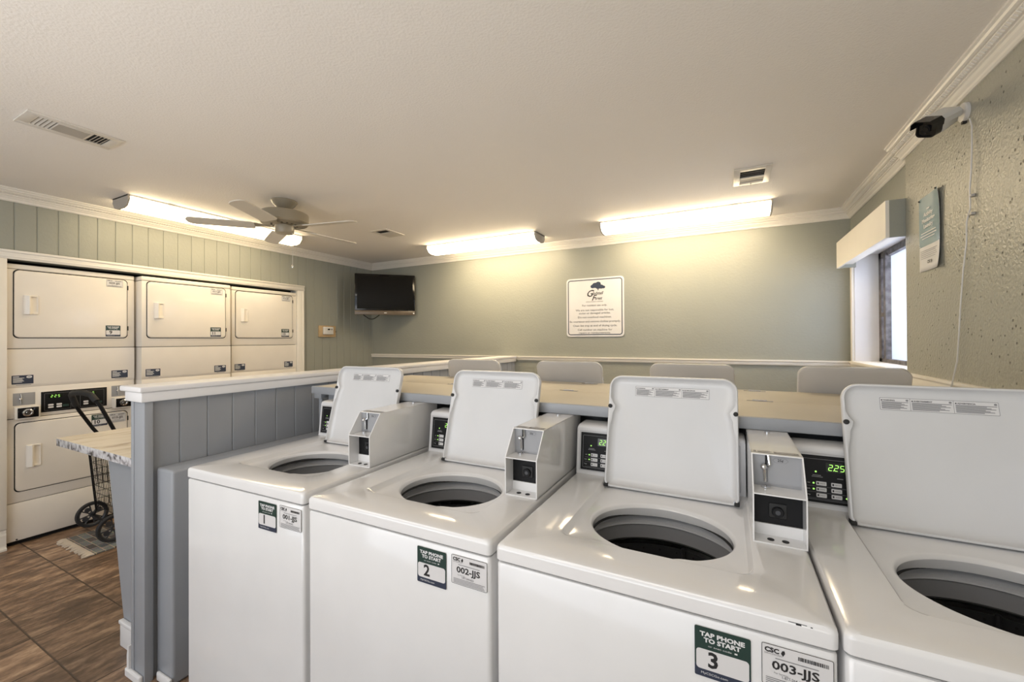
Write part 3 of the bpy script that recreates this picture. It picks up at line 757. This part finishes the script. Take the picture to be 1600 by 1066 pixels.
# ================================================================== STACKED DRYERS  (local: front faces -Y, x along the front)
DW = .687
def make_dryer(up_no, up_id, lo_no, lo_id):
    root = empty('stacked_dryer', (0, 0, 0))
    def own(b, name, parent=None, smooth=35):
        o = b.build(name, smooth=smooth)
        o.parent = parent or root
        if parent is None: o.location = (-DW / 2, -.36, 0)
        return o
    b = MB()
    b.box(.02, DW - .02, .03, .70, 0, .03, 'dark')
    b.box(0, DW, 0, .72, .03, .288, 'cream', .006); b.box(0, DW, 0, .72, .291, .862, 'cream', .006)
    b.box(.004, DW - .004, .012, .70, .02, 1.92, 'dark')
    b.box(0, DW, .003, .72, .866, 1.074, 'cream', .003)
    b.prism([(.72, 1.072), (.010, 1.072), (.004, 1.082), (0, 1.100), (0, 1.341), (.72, 1.341)], 0, 0, DW, 'cream')
    b.box(0, DW, 0, .72, 1.345, 1.888, 'cream', .005); b.box(0, DW, 0, .72, 1.890, 1.925, 'cream', .008, 3)
    own(b, 'body')
    def door(x0, x1, z0, z1, hx, hz0, hz1):
        d = MB(); r = .028
        def rg(ins, y): return [(p[0], y, p[1]) for p in rrect(x0 + ins, x1 - ins, z0 + ins, z1 - ins, r, 7)]
        d.rings([rg(-.003, -.0008), rg(.0, -.0009)], 'dark', False, True)
        d.rings([rg(.0025, 0), rg(.0025, -.006), rg(.005, -.009), rg(.009, -.010)], 'cream', False, True)
        dr = own(d, 'door')
        h = MB(); w_ = .072
        h.rings([[(p[0], -.010, p[1]) for p in rrect(hx, hx + w_, hz0, hz1, .006, 4)], [(p[0], -.016, p[1]) for p in rrect(hx + .002, hx + w_ - .002, hz0 + .002, hz1 - .002, .006, 4)],
                 [(p[0], -.016, p[1]) for p in rrect(hx + .026, hx + w_ - .004, hz0 + .010, hz1 - .010, .010, 4)], [(p[0], -.0105, p[1]) for p in rrect(hx + .034, hx + w_ - .010, hz0 + .016, hz1 - .014, .010, 4)]], 'cream', False, True)
        h.prism([(hx + .002, -.016), (hx + .030, -.016), (hx + .032, -.030), (hx + .024, -.034), (hx + .006, -.022)], 2, hz0 + .002, hz1 - .004, 'cream')
        hd = own(h, 'handle', dr)
        for z in (z0 + .06, z1 - .08):
            q = MB(); q.box(x1 - .004, x1 + .006, -.009, -.001, z, z + .035, 'steel', .001); own(q, 'hinge', dr)
        return dr
    ud = door(.034, .640, 1.418, 1.885, .077, 1.580, 1.715)
    ld = door(.040, .640, .363, .833, .090, .521, .675)
    def at(parent, fn, y):
        before = set(bpy.data.objects); fn(parent)
        for o in set(bpy.data.objects) - before: o.location = (0, y, 0)
    at(ud, lambda p: tap_sticker(p, .505, 1.516, .090, .086, up_no), -.0102); at(ud, lambda p: id_sticker(p, .510, 1.877, .100, .056, up_id), -.0102)
    at(ld, lambda p: tap_sticker(p, .424, .829, .092, .090, lo_no), -.0102); at(ld, lambda p: id_sticker(p, .528, .822, .100, .072, lo_id), -.0102)
    for x in (.026, .543):
        d = Decal((x, -.0004, 1.10), (1, 0, 0), (0, 0, 1)); d.rect(0, .101, 0, .06, 'navy', 0, .002)
        d.shape([(.081 + .014 * math.cos(k * .5236), .047 + .009 * math.sin(k * .5236)) for k in range(12)], 'paper', 1); d.text('CSC', .081, .047, .005, 'navy', 2, .02)
        d.rect(.006, .034, .048, .053, 'white', 1); d.lines(.006, .058, [.041, .034, .027, .020, .013], .0034, 'white', 1, .25); d.lines(.02, .09, [-.006], .003, 'greyink', 1)
        own(d, 'notice_sticker', smooth=0)
    # control panel
    b = MB(); b.box(.158, .522, .000, .012, .884, 1.040, 'cream', .002); b.box(.163, .516, -.0025, .004, .889, 1.034, 'black', .002)
    cp = own(b, 'control_panel')
    d = Decal((.163, -.0028, .889), (1, 0, 0), (0, 0, 1))
    for k, xo in enumerate((.016, .200)):
        d.frame(xo, xo + .135, .010, .132, .0012, 'greyink', 1, .004)
        d.rect(xo + .022, xo + .090, .098, .122, 'dimled', 1, .002); seg_digits(d, '225', xo + .032, .102, .016, 'led', 2, .018)
        for r_ in range(2):
            for c_ in range(2 if k == 0 else 1): d.rect(xo + .018 + .042 * c_, xo + .046 + .042 * c_, .026 + .017 * r_, .038 + .017 * r_, 'paper', 1, .004)
        d.rect(xo + .092, xo + .124, .028, .044, 'green', 1, .002)
    own(d, 'display', cp, 0)
    for x in (.033, .545):
        b = MB(); b.box(x, x + .103, .001, .008, .953, 1.038, 'slotgrey', .001); o = own(b, 'coin_slot')
        b = MB(); cx = x + .035
        b.tube([(cx, -.001, 1.03), (cx + .003, -.004, 1.006), (cx - .004, -.006, 1.002)], .0035, 'chrome', 8); b.lathe([(.0001, -.007), (.006, -.004), (.007, 0), (.006, .004), (.0001, .007)], (cx - .003, -.006, .998), 'chrome', 12, 1)
        b.tube([(cx, -.002, .994), (cx + .001, -.002, .964)], .0045, 'chrome', 8); own(b, 'coin_slide', o)
        b = MB(); b.box(x + .002, x + .116, -.045, .006, .862, .947, 'cream', .004); bx = own(b, 'coin_box')
        b = MB(); b.box(x + .010, x + .108, -.049, -.045, .870, .939, 'gloss', .002); b.lathe([(.027, 0), (.026, -.008), (.018, -.010), (.017, -.004), (.008, -.004), (.007, -.008)], (x + .056, -.049, .905), 'chrome', 24, 1, False, True, 1, 1)
        own(b, 'coin_box_lock', bx)
    b = MB(); b.tube([(.05, .004, .040), (.05, -.002, .040)], .005, 'ink', 8); own(b, 'base_screw')
    return root
def place_dryer(o, y0, xf):
    # front faces +X
    o.rotation_euler = (0, 0, R(90)); o.location = (xf - .36, y0 + DW / 2, 0)
for y0, xf, a in ((.937, -4.32, ('9', '009-JJS', '10', '010-JJS')), (1.642, -4.245, ('11', '011-JJS', '12', '012-JJS')), (2.372, -4.305, ('13', '013-JJS', '14', '014-JJS'))):
    o = make_dryer(*a); place_dryer(o, y0, xf)
    tag(o, {'9': 'cream stacked dryer numbered 9 over 10, nearest the worktop, whole height in view', '11': 'cream stacked dryer numbered 11, middle of the alcove and standing furthest forward',
            '13': 'cream stacked dryer numbered 13, at the right end of the alcove beside the casing'}[a[0]], 'dryer', 'stacked dryers in the alcove')

# ================================================================== FOLDING WORKTOP
wk = empty('folding_table', (-2.63, 1.6, 0)); OF = (-2.63, 1.6, 0)
tag(wk, 'marble-look laminate worktop fixed to the outer side of the grey partition', 'worktop')
b = MB(); b.box(-3.034, PX0 - .004, .826, 2.5, .8985, .900, 'laminate'); b.box(-3.034, PX0 - .004, .826, 2.5, .862, .8985, 'lamedge', .001); child(b, 'worktop', wk, OF)
for y in (.895, 2.3):
    b = MB(); b.prism([(-2.655, .862), (PX0 - .004, .862), (PX0 - .004, .0), (-2.46, .0)], 1, y, y + .035, 'grey'); child(b, 'support_panel', wk, OF)
    b = MB(); b.box(-2.475, PX0 - .04, y - .018, y, 0, .115, 'wtrim', .005, 3); b.box(-2.480, PX0 - .04, y - .022, y - .001, .100, .118, 'wtrim', .005, 3); child(b, 'skirting', wk, OF)

# ================================================================== RUG, CART
b = MB(); b.box(-.235, .235, -.13, .13, 0, .008, 'rug', .003)
rg_ = empty('rug', (-3.90, 1.262, 0), 0); tag(rg_, 'small grey patchwork rug with cream fringe under the shopping cart', 'rug')
b = MB()
b.box(-4.135, -3.665, 1.17, 1.60, 0.0005, .008, 'rug', .003); child(b, 'rug_weave', rg_, (-3.90, 1.262, 0))
b = MB()
for k in range(46):
    x = -4.132 + .0103 * k; dx = random.uniform(-.006, .006); ln = random.uniform(.035, .06)
    b.tube([(x, 1.172, .005), (x + dx * .5, 1.172 - ln * .5, .008), (x + dx, 1.172 - ln, .004)], [.005, .0062, .004], 'fringe', 5)
child(b, 'fringe', rg_, (-3.90, 1.262, 0))

ct = empty('shopping_cart', (-3.98, 1.32, 0.008)); OC = (-3.98, 1.32, .0)
tag(ct, 'black wire folding shopping cart on two wheels in front of dryer 10', 'cart')
cx0, cx1 = -4.16, -3.80
for k, (x, r_) in enumerate(((-4.20, .092), (-3.76, .092))):
    b = MB(); c = (x, 1.33 if k == 0 else 1.30, r_ + .008)
    b.lathe([(r_ - .018, -.013), (r_ - .004, -.015), (r_, -.008), (r_, .008), (r_ - .004, .015), (r_ - .018, .013)], c, 'tread', 36, 0)
    b.lathe([(r_ - .018, .013), (r_ - .024, .006), (r_ - .024, -.006), (r_ - .018, -.013)], c, 'hub', 36, 0)
    o = child(b, 'wheel', ct, OC)
    b = MB()
    for q in range(8):
        a = q * math.pi / 4 + .2; p = Vector((c[0], c[1] + .016 * math.cos(a), c[2] + .016 * math.sin(a))); e2 = Vector((c[0], c[1] + (r_ - .02) * math.cos(a), c[2] + (r_ - .02) * math.sin(a)))
        b.tube([p, e2], .0045, 'hub', 6)
    for q in range(4):
        a = q * math.pi / 2 + .6; b.lathe([(.017, .004), (.017, -.004)], (c[0], c[1] + .045 * math.cos(a), c[2] + .045 * math.sin(a)), 'hub', 12, 0, True, True)
    b.lathe([(.018, .010), (.018, -.010)], c, 'hub', 16, 0, True, True); b.lathe([(.006, .016), (.006, -.016)], c, 'chrome', 10, 0, True, True)
    o2 = b.build('spokes', parent=o)
b = MB(); b.tube([(-4.2, 1.33, .10), (-3.76, 1.30, .10)], .008, 'black', 8); child(b, 'axle', ct, OC)
# basket: front face leans, narrower at the bottom
def bp_(u, v, w_):   # u across X 0..1, v depth 0..1, w height 0..1
    z = .165 + .50 * w_; y = (1.335 - .045 * w_) + v * (.20 + .06 * w_)
    return (cx0 + .01 + (cx1 - cx0 - .02) * u, y, z)
b = MB()
for w_ in [k / 9 for k in range(10)]:
    b.tube([bp_(0, 0, w_), bp_(1, 0, w_), bp_(1, 1, w_), bp_(0, 1, w_), bp_(0, 0, w_)], .0018, 'black', 5)
for k in range(13): b.tube([bp_(k / 12, 0, 1), bp_(k / 12, 0, 0), bp_(k / 12, 1, 0), bp_(k / 12, 1, 1)], .0018, 'black', 5)
for k in range(1, 8):
    for u in (0, 1): b.tube([bp_(u, k / 8, 1), bp_(u, k / 8, 0)], .0018, 'black', 5)
for k in range(5): b.tube([bp_(0, k / 4, 0), bp_(1, k / 4, 0)], .0018, 'black', 5)
child(b, 'wire_basket', ct, OC)
b = MB()
for u in (0, 1):
    b.tube([bp_(u, 0, 1.06), bp_(u, 0, -.06)], .0065, 'black', 8); b.tube([bp_(u, 1, 1.0), bp_(u, 1, -.1)], .005, 'black', 8)
    b.tube([bp_(u, 0, 1.06), bp_(u, 1, 1.0)], .005, 'black', 8); b.tube([bp_(u, 0, -.06), (bp_(u, 0, 0)[0], 1.32, .10)], .0055, 'black', 8)
child(b, 'frame', ct, OC)
b = MB()
A = [(-4.15, 1.42, .58), (-4.15, 1.345, .70), (-4.15, 1.320, .740), (-4.15, 1.245, .885), (-4.13, 1.222, .925), (-4.10, 1.192, 1.005), (-4.06, 1.185, 1.022)]
B = [(-3.80, 1.44, .56), (-3.80, 1.33, .73), (-3.80, 1.305, .793), (-3.80, 1.248, .935), (-3.82, 1.232, .975), (-3.86, 1.215, 1.020), (-3.92, 1.195, 1.032)]
b.tube(A, .0115, 'black', 10); b.tube(B, .0115, 'black', 10)
child(b, 'handle_frame', ct, OC)
b = MB(); b.tube([A[-2], A[-1], (-4.0, 1.188, 1.030), B[-1], B[-2], B[-3]], .019, 'rubber', 12); b.tube([A[-3], A[-2], A[-1]], .018, 'rubber', 12); child(b, 'foam_grip', ct, OC)
b = MB(); b.box(-4.02, -3.84, 1.37, 1.50, .180, .235, 'white', .02, 3); b.box(-4.0, -3.83, 1.38, 1.49, .237, .31, 'cloth', .02, 3)
tag(b.build('folded_towel', origin=(-3.92, 1.43, .18)), 'folded white and yellow towel lying inside the wire shopping cart', 'towel')

# ================================================================== CEILING FITTINGS
def fixture(cx, cy, length, rz, label, lamp='diffuser'):
    root = empty('ceiling_light', (cx, cy, CEIL), rz); h = length / 2
    tag(root, label, 'ceiling light', 'fluorescent wraparound lights')
    b = MB(); b.box(-h, h, -.118, .118, -.012, 0, 'camw', .002); b.build('housing', parent=root)
    prof = [(-.112, -.012), (-.116, -.035), (-.085, -.072), (-.045, -.082), (.045, -.082), (.085, -.072), (.116, -.035), (.112, -.012)]
    b = MB(); b.rings([[(-h + .012, y, z) for y, z in prof], [(h - .012, y, z) for y, z in prof]], lamp, False, False); b.build('diffuser', parent=root)
    for s_ in (-1, 1):
        b = MB(); pr = [(-.118, -.001), (-.121, -.036), (-.088, -.076), (-.045, -.087), (.045, -.087), (.088, -.076), (.121, -.036), (.118, -.001)]
        b.prism(pr, 0, s_ * h - (.012 if s_ > 0 else -.0), s_ * h + (.0 if s_ > 0 else .012), 'lampcap'); b.build('end_cap', parent=root, smooth=0)
    for xx in (-h * .62, h * .62):
        b = MB(); b.box(xx - .022, xx + .022, -.121, -.112, -.016, -.006, 'chrome', .002); b.build('clip', parent=root)
    return root
fixture(-.338, 3.728, 1.30, 0, 'long fluorescent ceiling light near the back wall, nearest the window')
fixture(-2.255, 3.728, 1.30, 0, 'long fluorescent ceiling light near the back wall, closer to the television')
fixture(-2.6, -.9, 1.30, 0, 'added fluorescent fill light behind the viewer over the left of the open floor', 'diffuser_fill')  # this and the next two: unseen fixtures added to brighten ceiling and washers
fixture(-.6, -.9, 1.30, 0, 'added fluorescent fill light behind the viewer over the right of the open floor', 'diffuser_fill')
fixture(-1.6, -1.7, 1.30, 0, 'added fluorescent fill light behind the viewer close to the shop window', 'diffuser_fill')
fixture(-3.818, 2.03, 1.35, R(90), 'long fluorescent ceiling light above the dryer alcove behind the fan', 'diffuser_dim')

def vent(name, x0, x1, y0, y1, label):
    root = empty('ceiling_vent', ((x0 + x1) / 2, (y0 + y1) / 2, CEIL)); tag(root, label, 'ceiling vent')
    return root, (x1 - x0) / 2, (y1 - y0) / 2
# long supply vent, left
root, hx, hy = vent('v', -2.925, -2.735, .655, .99, 'long cream ceiling vent with two banks of dark slots, at the left')
b = MB(); z = -.008
def vplate(b, x0, x1, y0, y1): b.box(x0, x1, y0, y1, -.008, -.0005, 'vent', .001)
vplate(b, -hx, -.062, -hy, hy); vplate(b, .062, hx, -hy, hy); vplate(b, -.062, .062, -hy, -.125); vplate(b, -.062, .062, .128, hy); vplate(b, -.062, .062, -.062, .062)
b.build('frame', parent=root)
b = MB(); b.box(-.05, .05, -.058, .052, -.0088, -.008, 'lampcap'); b.build('centre_plate', parent=root, smooth=0)
b = MB(); b.box(-.062, .062, -.125, .128, -.0012, -.0006, 'dark'); b.build('duct_opening', parent=root, smooth=0)
for k in range(4):
    for y in (-.113 + .0145 * k, .074 + .0135 * k):
        b = MB(); s_ = -1 if y < 0 else 1
        b.prism([(y, -.007), (y + .002, -.007), (y + .002 + .007 * s_, -.0015), (y + .007 * s_, -.0015)], 0, -.062, .062, 'vent'); b.build('slat', parent=root, smooth=0)
# right vent
root, hx, hy = vent('v', .048, .252, 2.875, 3.185, 'cream ceiling vent with one dark slot, beside the light nearest the window')
b = MB(); vplate(b, -hx, -hx + .035, -hy, hy); vplate(b, hx - .035, hx, -hy, hy); vplate(b, -hx + .035, hx - .035, -hy, -hy + .05); vplate(b, -hx + .035, hx - .035, hy - .05, hy); vplate(b, -hx + .035, hx - .035, .015, .03); b.build('frame', parent=root)
b = MB(); b.box(-hx + .03, hx - .03, -hy + .045, hy - .045, -.0012, -.0006, 'dark'); b.build('duct_opening', parent=root, smooth=0)
b = MB(); b.box(-hx + .035, hx - .035, .03, hy - .05, -.006, -.0015, 'lampcap'); b.box(-.004, .004, hy - .03, hy + .012, -.014, -.008, 'vent', .001); b.build('damper', parent=root, smooth=0)
for k in range(3):
    y = -hy + .062 + .034 * k; b = MB(); b.prism([(y, -.0035), (y + .002, -.0035), (y + .009, -.0012), (y + .007, -.0012)], 0, -hx + .035, hx - .035, 'lampcap'); b.build('slat', parent=root, smooth=0)
# small vent beside the fan
root, hx, hy = vent('v', -2.985, -2.785, 2.88, 3.14, 'small cream ceiling vent between the fan and the television')
b = MB(); vplate(b, -hx, -hx + .03, -hy, hy); vplate(b, hx - .03, hx, -hy, hy); vplate(b, -hx + .03, hx - .03, -hy, -hy + .03); vplate(b, -hx + .03, hx - .03, -.02, hy); b.build('frame', parent=root)
b = MB(); b.box(-hx + .03, hx - .03, -hy + .03, -.02, -.0015, -.0006, 'dark'); b.build('duct_opening', parent=root, smooth=0)

# ceiling fan
fan = empty('ceiling_fan', (-2.895, 1.965, CEIL)); tag(fan, 'beige ceiling fan with pull chain hanging in front of the long light', 'ceiling fan')
b = MB(); b.lathe([(.086, -.0005), (.088, -.008), (.074, -.030), (.050, -.052), (.042, -.062)], (0, 0, 0), 'metalgrey', 36, 2, True, True); b.build('canopy', parent=fan)
b = MB(); b.lathe([(.030, -.055), (.030, -.090), (.10, -.088), (.152, -.091), (.160, -.097), (.163, -.106), (.163, -.160), (.152, -.172), (.120, -.176), (.06, -.178)], (0, 0, 0), 'metalgrey', 48, 2, True, True)
for k in range(16):
    a = k * math.pi / 8; b.box(.085 * math.cos(a) - .006, .085 * math.cos(a) + .006, .085 * math.sin(a) - .006, .085 * math.sin(a) + .006, -.1790, -.174, 'dark')
b.build('motor_housing', parent=fan, smooth=28)
b = MB(); b.lathe([(.055, -.176), (.064, -.184), (.064, -.228), (.058, -.240), (.02, -.246)], (0, 0, 0), 'metalgrey', 28, 2, True, True); b.build('switch_housing', parent=fan)
for k in range(5):
    a = R(12 + 72 * k); ca, sa = math.cos(a), math.sin(a)
    T_ = Matrix.Rotation(a, 4, 'Z') @ Matrix.Translation((0, 0, -.196)) @ Matrix.Rotation(R(11), 4, 'X')
    b = MB(); b.T = T_
    b.rings([[(p[0], p[1], z) for p in rrect(.19, .60, -.052, .052, (.02, .045, .045, .02), 5)] for z in (-.003, .003)], 'blade')
    bl = b.build('blade', parent=fan)
    b = MB(); b.T = T_
    b.rings([[(p[0], p[1], z) for p in ((.09, -.018), (.13, -.012), (.18, -.03), (.235, -.03), (.235, .03), (.18, .03), (.13, .012), (.09, .018))] for z in (.003, .008)], 'metalgrey'); b.build('blade_bracket', parent=bl, smooth=0)
b = MB(); b.tube([(.055, .02, -.235), (.056, .025, -.24), (.056, .025, -.475)], .0014, 'camw', 6); b.lathe([(.001, 0), (.005, -.008), (.0065, -.022), (.004, -.028)], (.056, .025, -.468), 'chrome', 12, 2, False, True); b.build('pull_chain', parent=fan)

# ================================================================== WALL ITEMS
# television across the back left corner
tvc = Vector((-3.765, 3.885, 1.955)); tv = empty('television', tvc, R(45.75)); tag(tv, 'black flat television hung across the back left corner under the ceiling', 'television')
b = MB(); b.box(-.358, .358, 0, .030, -.252, .252, 'gloss', .006, 2); b.box(-.25, .25, .030, .075, -.18, .16, 'black', .01); b.build('casing', parent=tv)
b = MB(); b.box(-.332, .332, -.0015, .001, -.180, .226, 'screen'); b.build('screen', parent=tv, smooth=0)
b = MB(); b.box(-.358, .358, -.006, .004, -.252, -.200, 'tvbez', .003); bz = b.build('bezel_strip', parent=tv)
d = Decal((0, -.0062, -.228), (1, 0, 0), (0, 0, 1)); d.rect(-.016, .016, -.004, .004, 'white', 0, .002); d.rect(.335, .350, -.010, .006, 'white', 0); d.build('maker_mark', parent=bz, smooth=0)
b = MB(); b.box(-.06, .06, .075, .36, -.05, .05, 'black', .006); b.build('wall_bracket', parent=tv)
b = MB(); pth = [(-.26 + .19 * t / 12, .05, -.25 - .055 * math.sin(math.pi * t / 12)) for t in range(13)]
b.tube(pth, .005, 'black', 8); b.build('cable_loop', parent=tv)

# rules sign on the back wall
sg = empty('rules_sign', (-1.2, YB - .001, 1.717)); tag(sg, 'white laundry rules sign with blue tree emblem on the back wall', 'sign')
b = MB(); b.rings([[(p[0], y, p[1]) for p in rrect(-.300, .300, -.302, .302, .035, 6)] for y in (0, -.006)], 'paper'); b.build('panel', parent=sg, smooth=0)
d = Decal((0, -.006, 0), (1, 0, 0), (0, 0, 1)); d.frame(-.284, .284, -.286, .286, .009, 'navy', 1, .028)
def blob(cx, cy, r_, mn, l): d.shape([(cx + r_ * math.cos(k * .5236), cy + r_ * .8 * math.sin(k * .5236)) for k in range(12)], mn, l)
for i, (x, y, r_) in enumerate(((.0, .222, .034), (.032, .218, .030), (.062, .205, .026), (-.026, .212, .024), (.085, .200, .018), (.03, .235, .028), (.03, .207, .03))): blob(x + .01, y, r_, 'navy', 1 + .3 * i)
d.rect(.034, .044, .170, .200, 'navy', 1)
d.text('G', -.055, .138, .068, 'ink', 2, .012, shear=.4); d.text('ladstell', .032, .140, .032, 'ink', 2, .012, shear=.4, width=.115); d.text('F', -.012, .092, .056, 'ink', 2, .012, shear=.4); d.text('orest', .040, .088, .030, 'ink', 2, .012, shear=.4, width=.075)
d.text('APARTMENT HOMES', .0, .055, .012, 'greyink', 2, width=.18)
for k, (t, y) in enumerate((('For resident use only.', .018), ('We are not responsible for lost,', -.030), ('stolen or damaged articles.', -.062), ('Do not overload machines.', -.103),
                            ('Be courteous and remove clothes promptly.', -.147), ('Clean lint tray at end of drying cycle.', -.190), ('Call number on machine for', -.232), ('repairs or reimbursements.', -.263))):
    d.text(t, .0, y, .0195, 'greyink', 2, .012, width=(.26, .40, .33, .35, .53, .46, .36, .33)[k])
d.build('lettering', parent=sg, smooth=0)

# thermostat on its bare-wood block
th = empty('thermostat', (XL, 3.455, 1.50), R(90)); tag(th, 'white thermostat on a bare wooden block, left wall beneath the television', 'thermostat')
b = MB(); b.box(-.115, .115, -.022, 0, -.070, .066, 'tan', .002); b.build('backing_block', parent=th)
b = MB(); b.box(-.072, .066, -.048, -.022, -.040, .052, 'camw', .008, 3); cs = b.build('casing', parent=th)
b = MB(); b.box(-.020, .012, -.0495, -.047, .014, .030, 'gloss'); b.lathe([(.009, 0), (.009, -.003), (.006, -.0035)], (.036, -.048, .022), 'greyink', 14, 1, False, True); b.build('display', parent=cs, smooth=0)
b = MB(); b.box(.115, .135, -.008, -.001, -.012, .004, 'ink', .002); b.build('screw_clip', parent=th)

# poster on the near plaster wall : local x to the right when seen, front looks -X
po = empty('laundry_poster', (XN, 2.617, 1.885), R(-90)); tag(po, 'curling blue and white laundry poster on the plaster wall', 'poster')
pw, ph = .120, .178
def sheet(x0, x1, z0, z1, mn, off):
    b = MB(); n = 14; vs = []; fs = []
    for j in range(n + 1):
        z = z0 + (z1 - z0) * j / n
        for i in range(n + 1):
            x = x0 + (x1 - x0) * i / n
            k = max(0, (x - .02) / (pw - .02)); lift = -.003 - .016 * k ** 2 * (.45 + .55 * abs(z / ph) ** 3) - off
            vs.append((x, lift, z))
    for j in range(n):
        for i in range(n): a = j * (n + 1) + i; fs.append((a, a + 1, a + n + 2, a + n + 1))
    b.add(vs, fs, mn); return b
pp = sheet(-pw, pw, -ph, ph, 'paper', 0); o = pp.build('paper', parent=po)
sm = o.modifiers.new('thickness', 'SOLIDIFY'); sm.thickness = .0006
b = sheet(-pw, pw, -.060, ph, 'poster', .0009)
b.build('blue_field', parent=o)
d = Decal((0, -.0065, 0), (1, 0, 0), (0, 0, 1))
for t, y, h, w_ in (('Activity', .088, .018, .10), ('Monitoring', .060, .018, .135), ('Laundry', .033, .018, .10)): d.text(t, -.01, y, h, 'white', 0, .03, width=w_)
for k in range(3): d.rect(-.01 - (.078, .085, .068)[k], -.01 + (.078, .085, .068)[k], .0 - .013 * k, .0045 - .013 * k, 'white', 0)
d.rect(-.026, .006, .108, .116, 'white', 0)
d.lines(-.095, .085, [-.082 - .009 * k for k in range(5)], .0018, 'greyink', 0, .15); d.text('CSC', -.005, -.140, .014, 'ink', 0, .04, width=.035); d.shape([(.022, -.132), (.018, -.142), (.022, -.150), (.028, -.142), (.028, -.133)][::-1], 'ink', 0)
d.rect(-.112, -.109, -.058, -.040, 'white', 0); d.rect(-.112, -.095, -.058, -.055, 'white', 0)
d.build('lettering', parent=o, smooth=0)
for (x, z) in ((-.108, .168), (.100, .172)):
    b = MB(); b.lathe([(.0045, 0), (.0045, -.003), (.003, -.0045)], (x, -.006 - (.010 if x > 0 else 0), z), 'steel', 12, 1, False, True); b.build('pin', parent=po)

# security camera with cable
sc = empty('security_camera', (XN, 2.288, 2.282)); tag(sc, 'white bullet security camera on the plaster wall below the crown moulding', 'security camera')
b = MB(); b.lathe([(.037, 0), (.037, -.010), (.034, -.014), (.018, -.018)], (0, 0, 0), 'camw', 32, 0, True, True); b.box(-.013, 0, -.006, .006, -.045, -.035, 'rubber'); b.build('wall_mount', parent=sc)
hd = Vector((-.115, -.085, -.072)).normalized()
p0 = Vector((-.015, 0, 0)); p1 = Vector((-.050, -.046, -.020)); p2 = p1 + hd * .035
b = MB(); b.tube([p0, (-.034, -.012, -.004), p1, p2], [.012, .009, .010, .014], 'camw', 14); b.build('arm', parent=sc)
z_ = Vector((0, 0, 1)); side = hd.cross(z_).normalized(); upv = side.cross(hd); side, upv = (side * math.cos(.45) + upv * math.sin(.45)), (upv * math.cos(.45) - side * math.sin(.45))
c0 = p1 + hd * .015; L_ = .138
def rr_ring(c, w_, h_, r_):
    w_ *= 1.15; h_ *= 1.15; r_ *= 1.15
    return [c + side * p[0] + upv * p[1] for p in rrect(-w_, w_, -h_, h_, r_, 6)]
b = MB(); b.rings([rr_ring(c0, .016, .014, .010), rr_ring(c0 + hd * .012, .024, .022, .014), rr_ring(c0 + hd * .08, .029, .027, .016), rr_ring(c0 + hd * (L_ - .035), .029, .027, .016)], 'camw'); bd = b.build('body', parent=sc)
b = MB(); b.rings([rr_ring(c0 + hd * (L_ - .035), .0285, .0265, .015), rr_ring(c0 + hd * L_, .0285, .0265, .014), rr_ring(c0 + hd * L_, .0245, .0225, .012), rr_ring(c0 + hd * (L_ - .006), .0235, .0215, .011)], 'gloss')
b.tube([c0 + hd * (L_ - .007), c0 + hd * (L_ + .001)], .014, 'black', 20); b.tube([c0 + hd * (L_), c0 + hd * (L_ + .003)], .009, 'gloss', 16); b.build('lens_face', parent=bd)
b = MB()
def hood(c, k): return [c + side * (-.038 * k) + upv * (.006), c + side * (-.038 * k) + upv * .026, c + side * (-.026 * k) + upv * .0375, c + side * (.026 * k) + upv * .0375, c + side * (.038 * k) + upv * .026, c + side * (.038 * k) + upv * .006,
                        c + side * (.0355 * k) + upv * .006, c + side * (.0355 * k) + upv * .0245, c + side * (.025 * k) + upv * .0345, c + side * (-.025 * k) + upv * .0345, c + side * (-.0355 * k) + upv * .0245, c + side * (-.0355 * k) + upv * .006]
b.rings([hood(c0 + hd * .01, .95), hood(c0 + hd * (L_ - .034), .95)], 'camw'); b.rings([hood(c0 + hd * (L_ - .034), .95), hood(c0 + hd * (L_ + .028), .95)], 'gloss'); b.build('sun_hood', parent=bd, smooth=0)
b = MB(); b.tube([(.845, 2.250, 2.24), (.842, 2.226, 2.20), (.838, 2.218, 2.10), (.836, 2.219, 2.03), (.838, 2.236, 1.96), (.836, 2.228, 1.885), (.838, 2.262, 1.84), (.840, 2.270, 1.76), (.841, 2.300, 1.66), (.840, 2.325, 1.50), (.839, 2.335, 1.40), (.838, 2.350, 1.29), (.826, 2.370, 1.18), (.826, 2.372, 1.12), (.842, 2.36, .95)], .0026, 'camw', 8)
for z in (1.93, 1.86): b.box(.836, .8495, 2.222, 2.244, z, z + .010, 'camcap', .002)
tag(b.build('camera_cable', origin=(.84, 2.25, 1.7)), 'thin white cable hanging down the plaster wall from the security camera', 'cable')
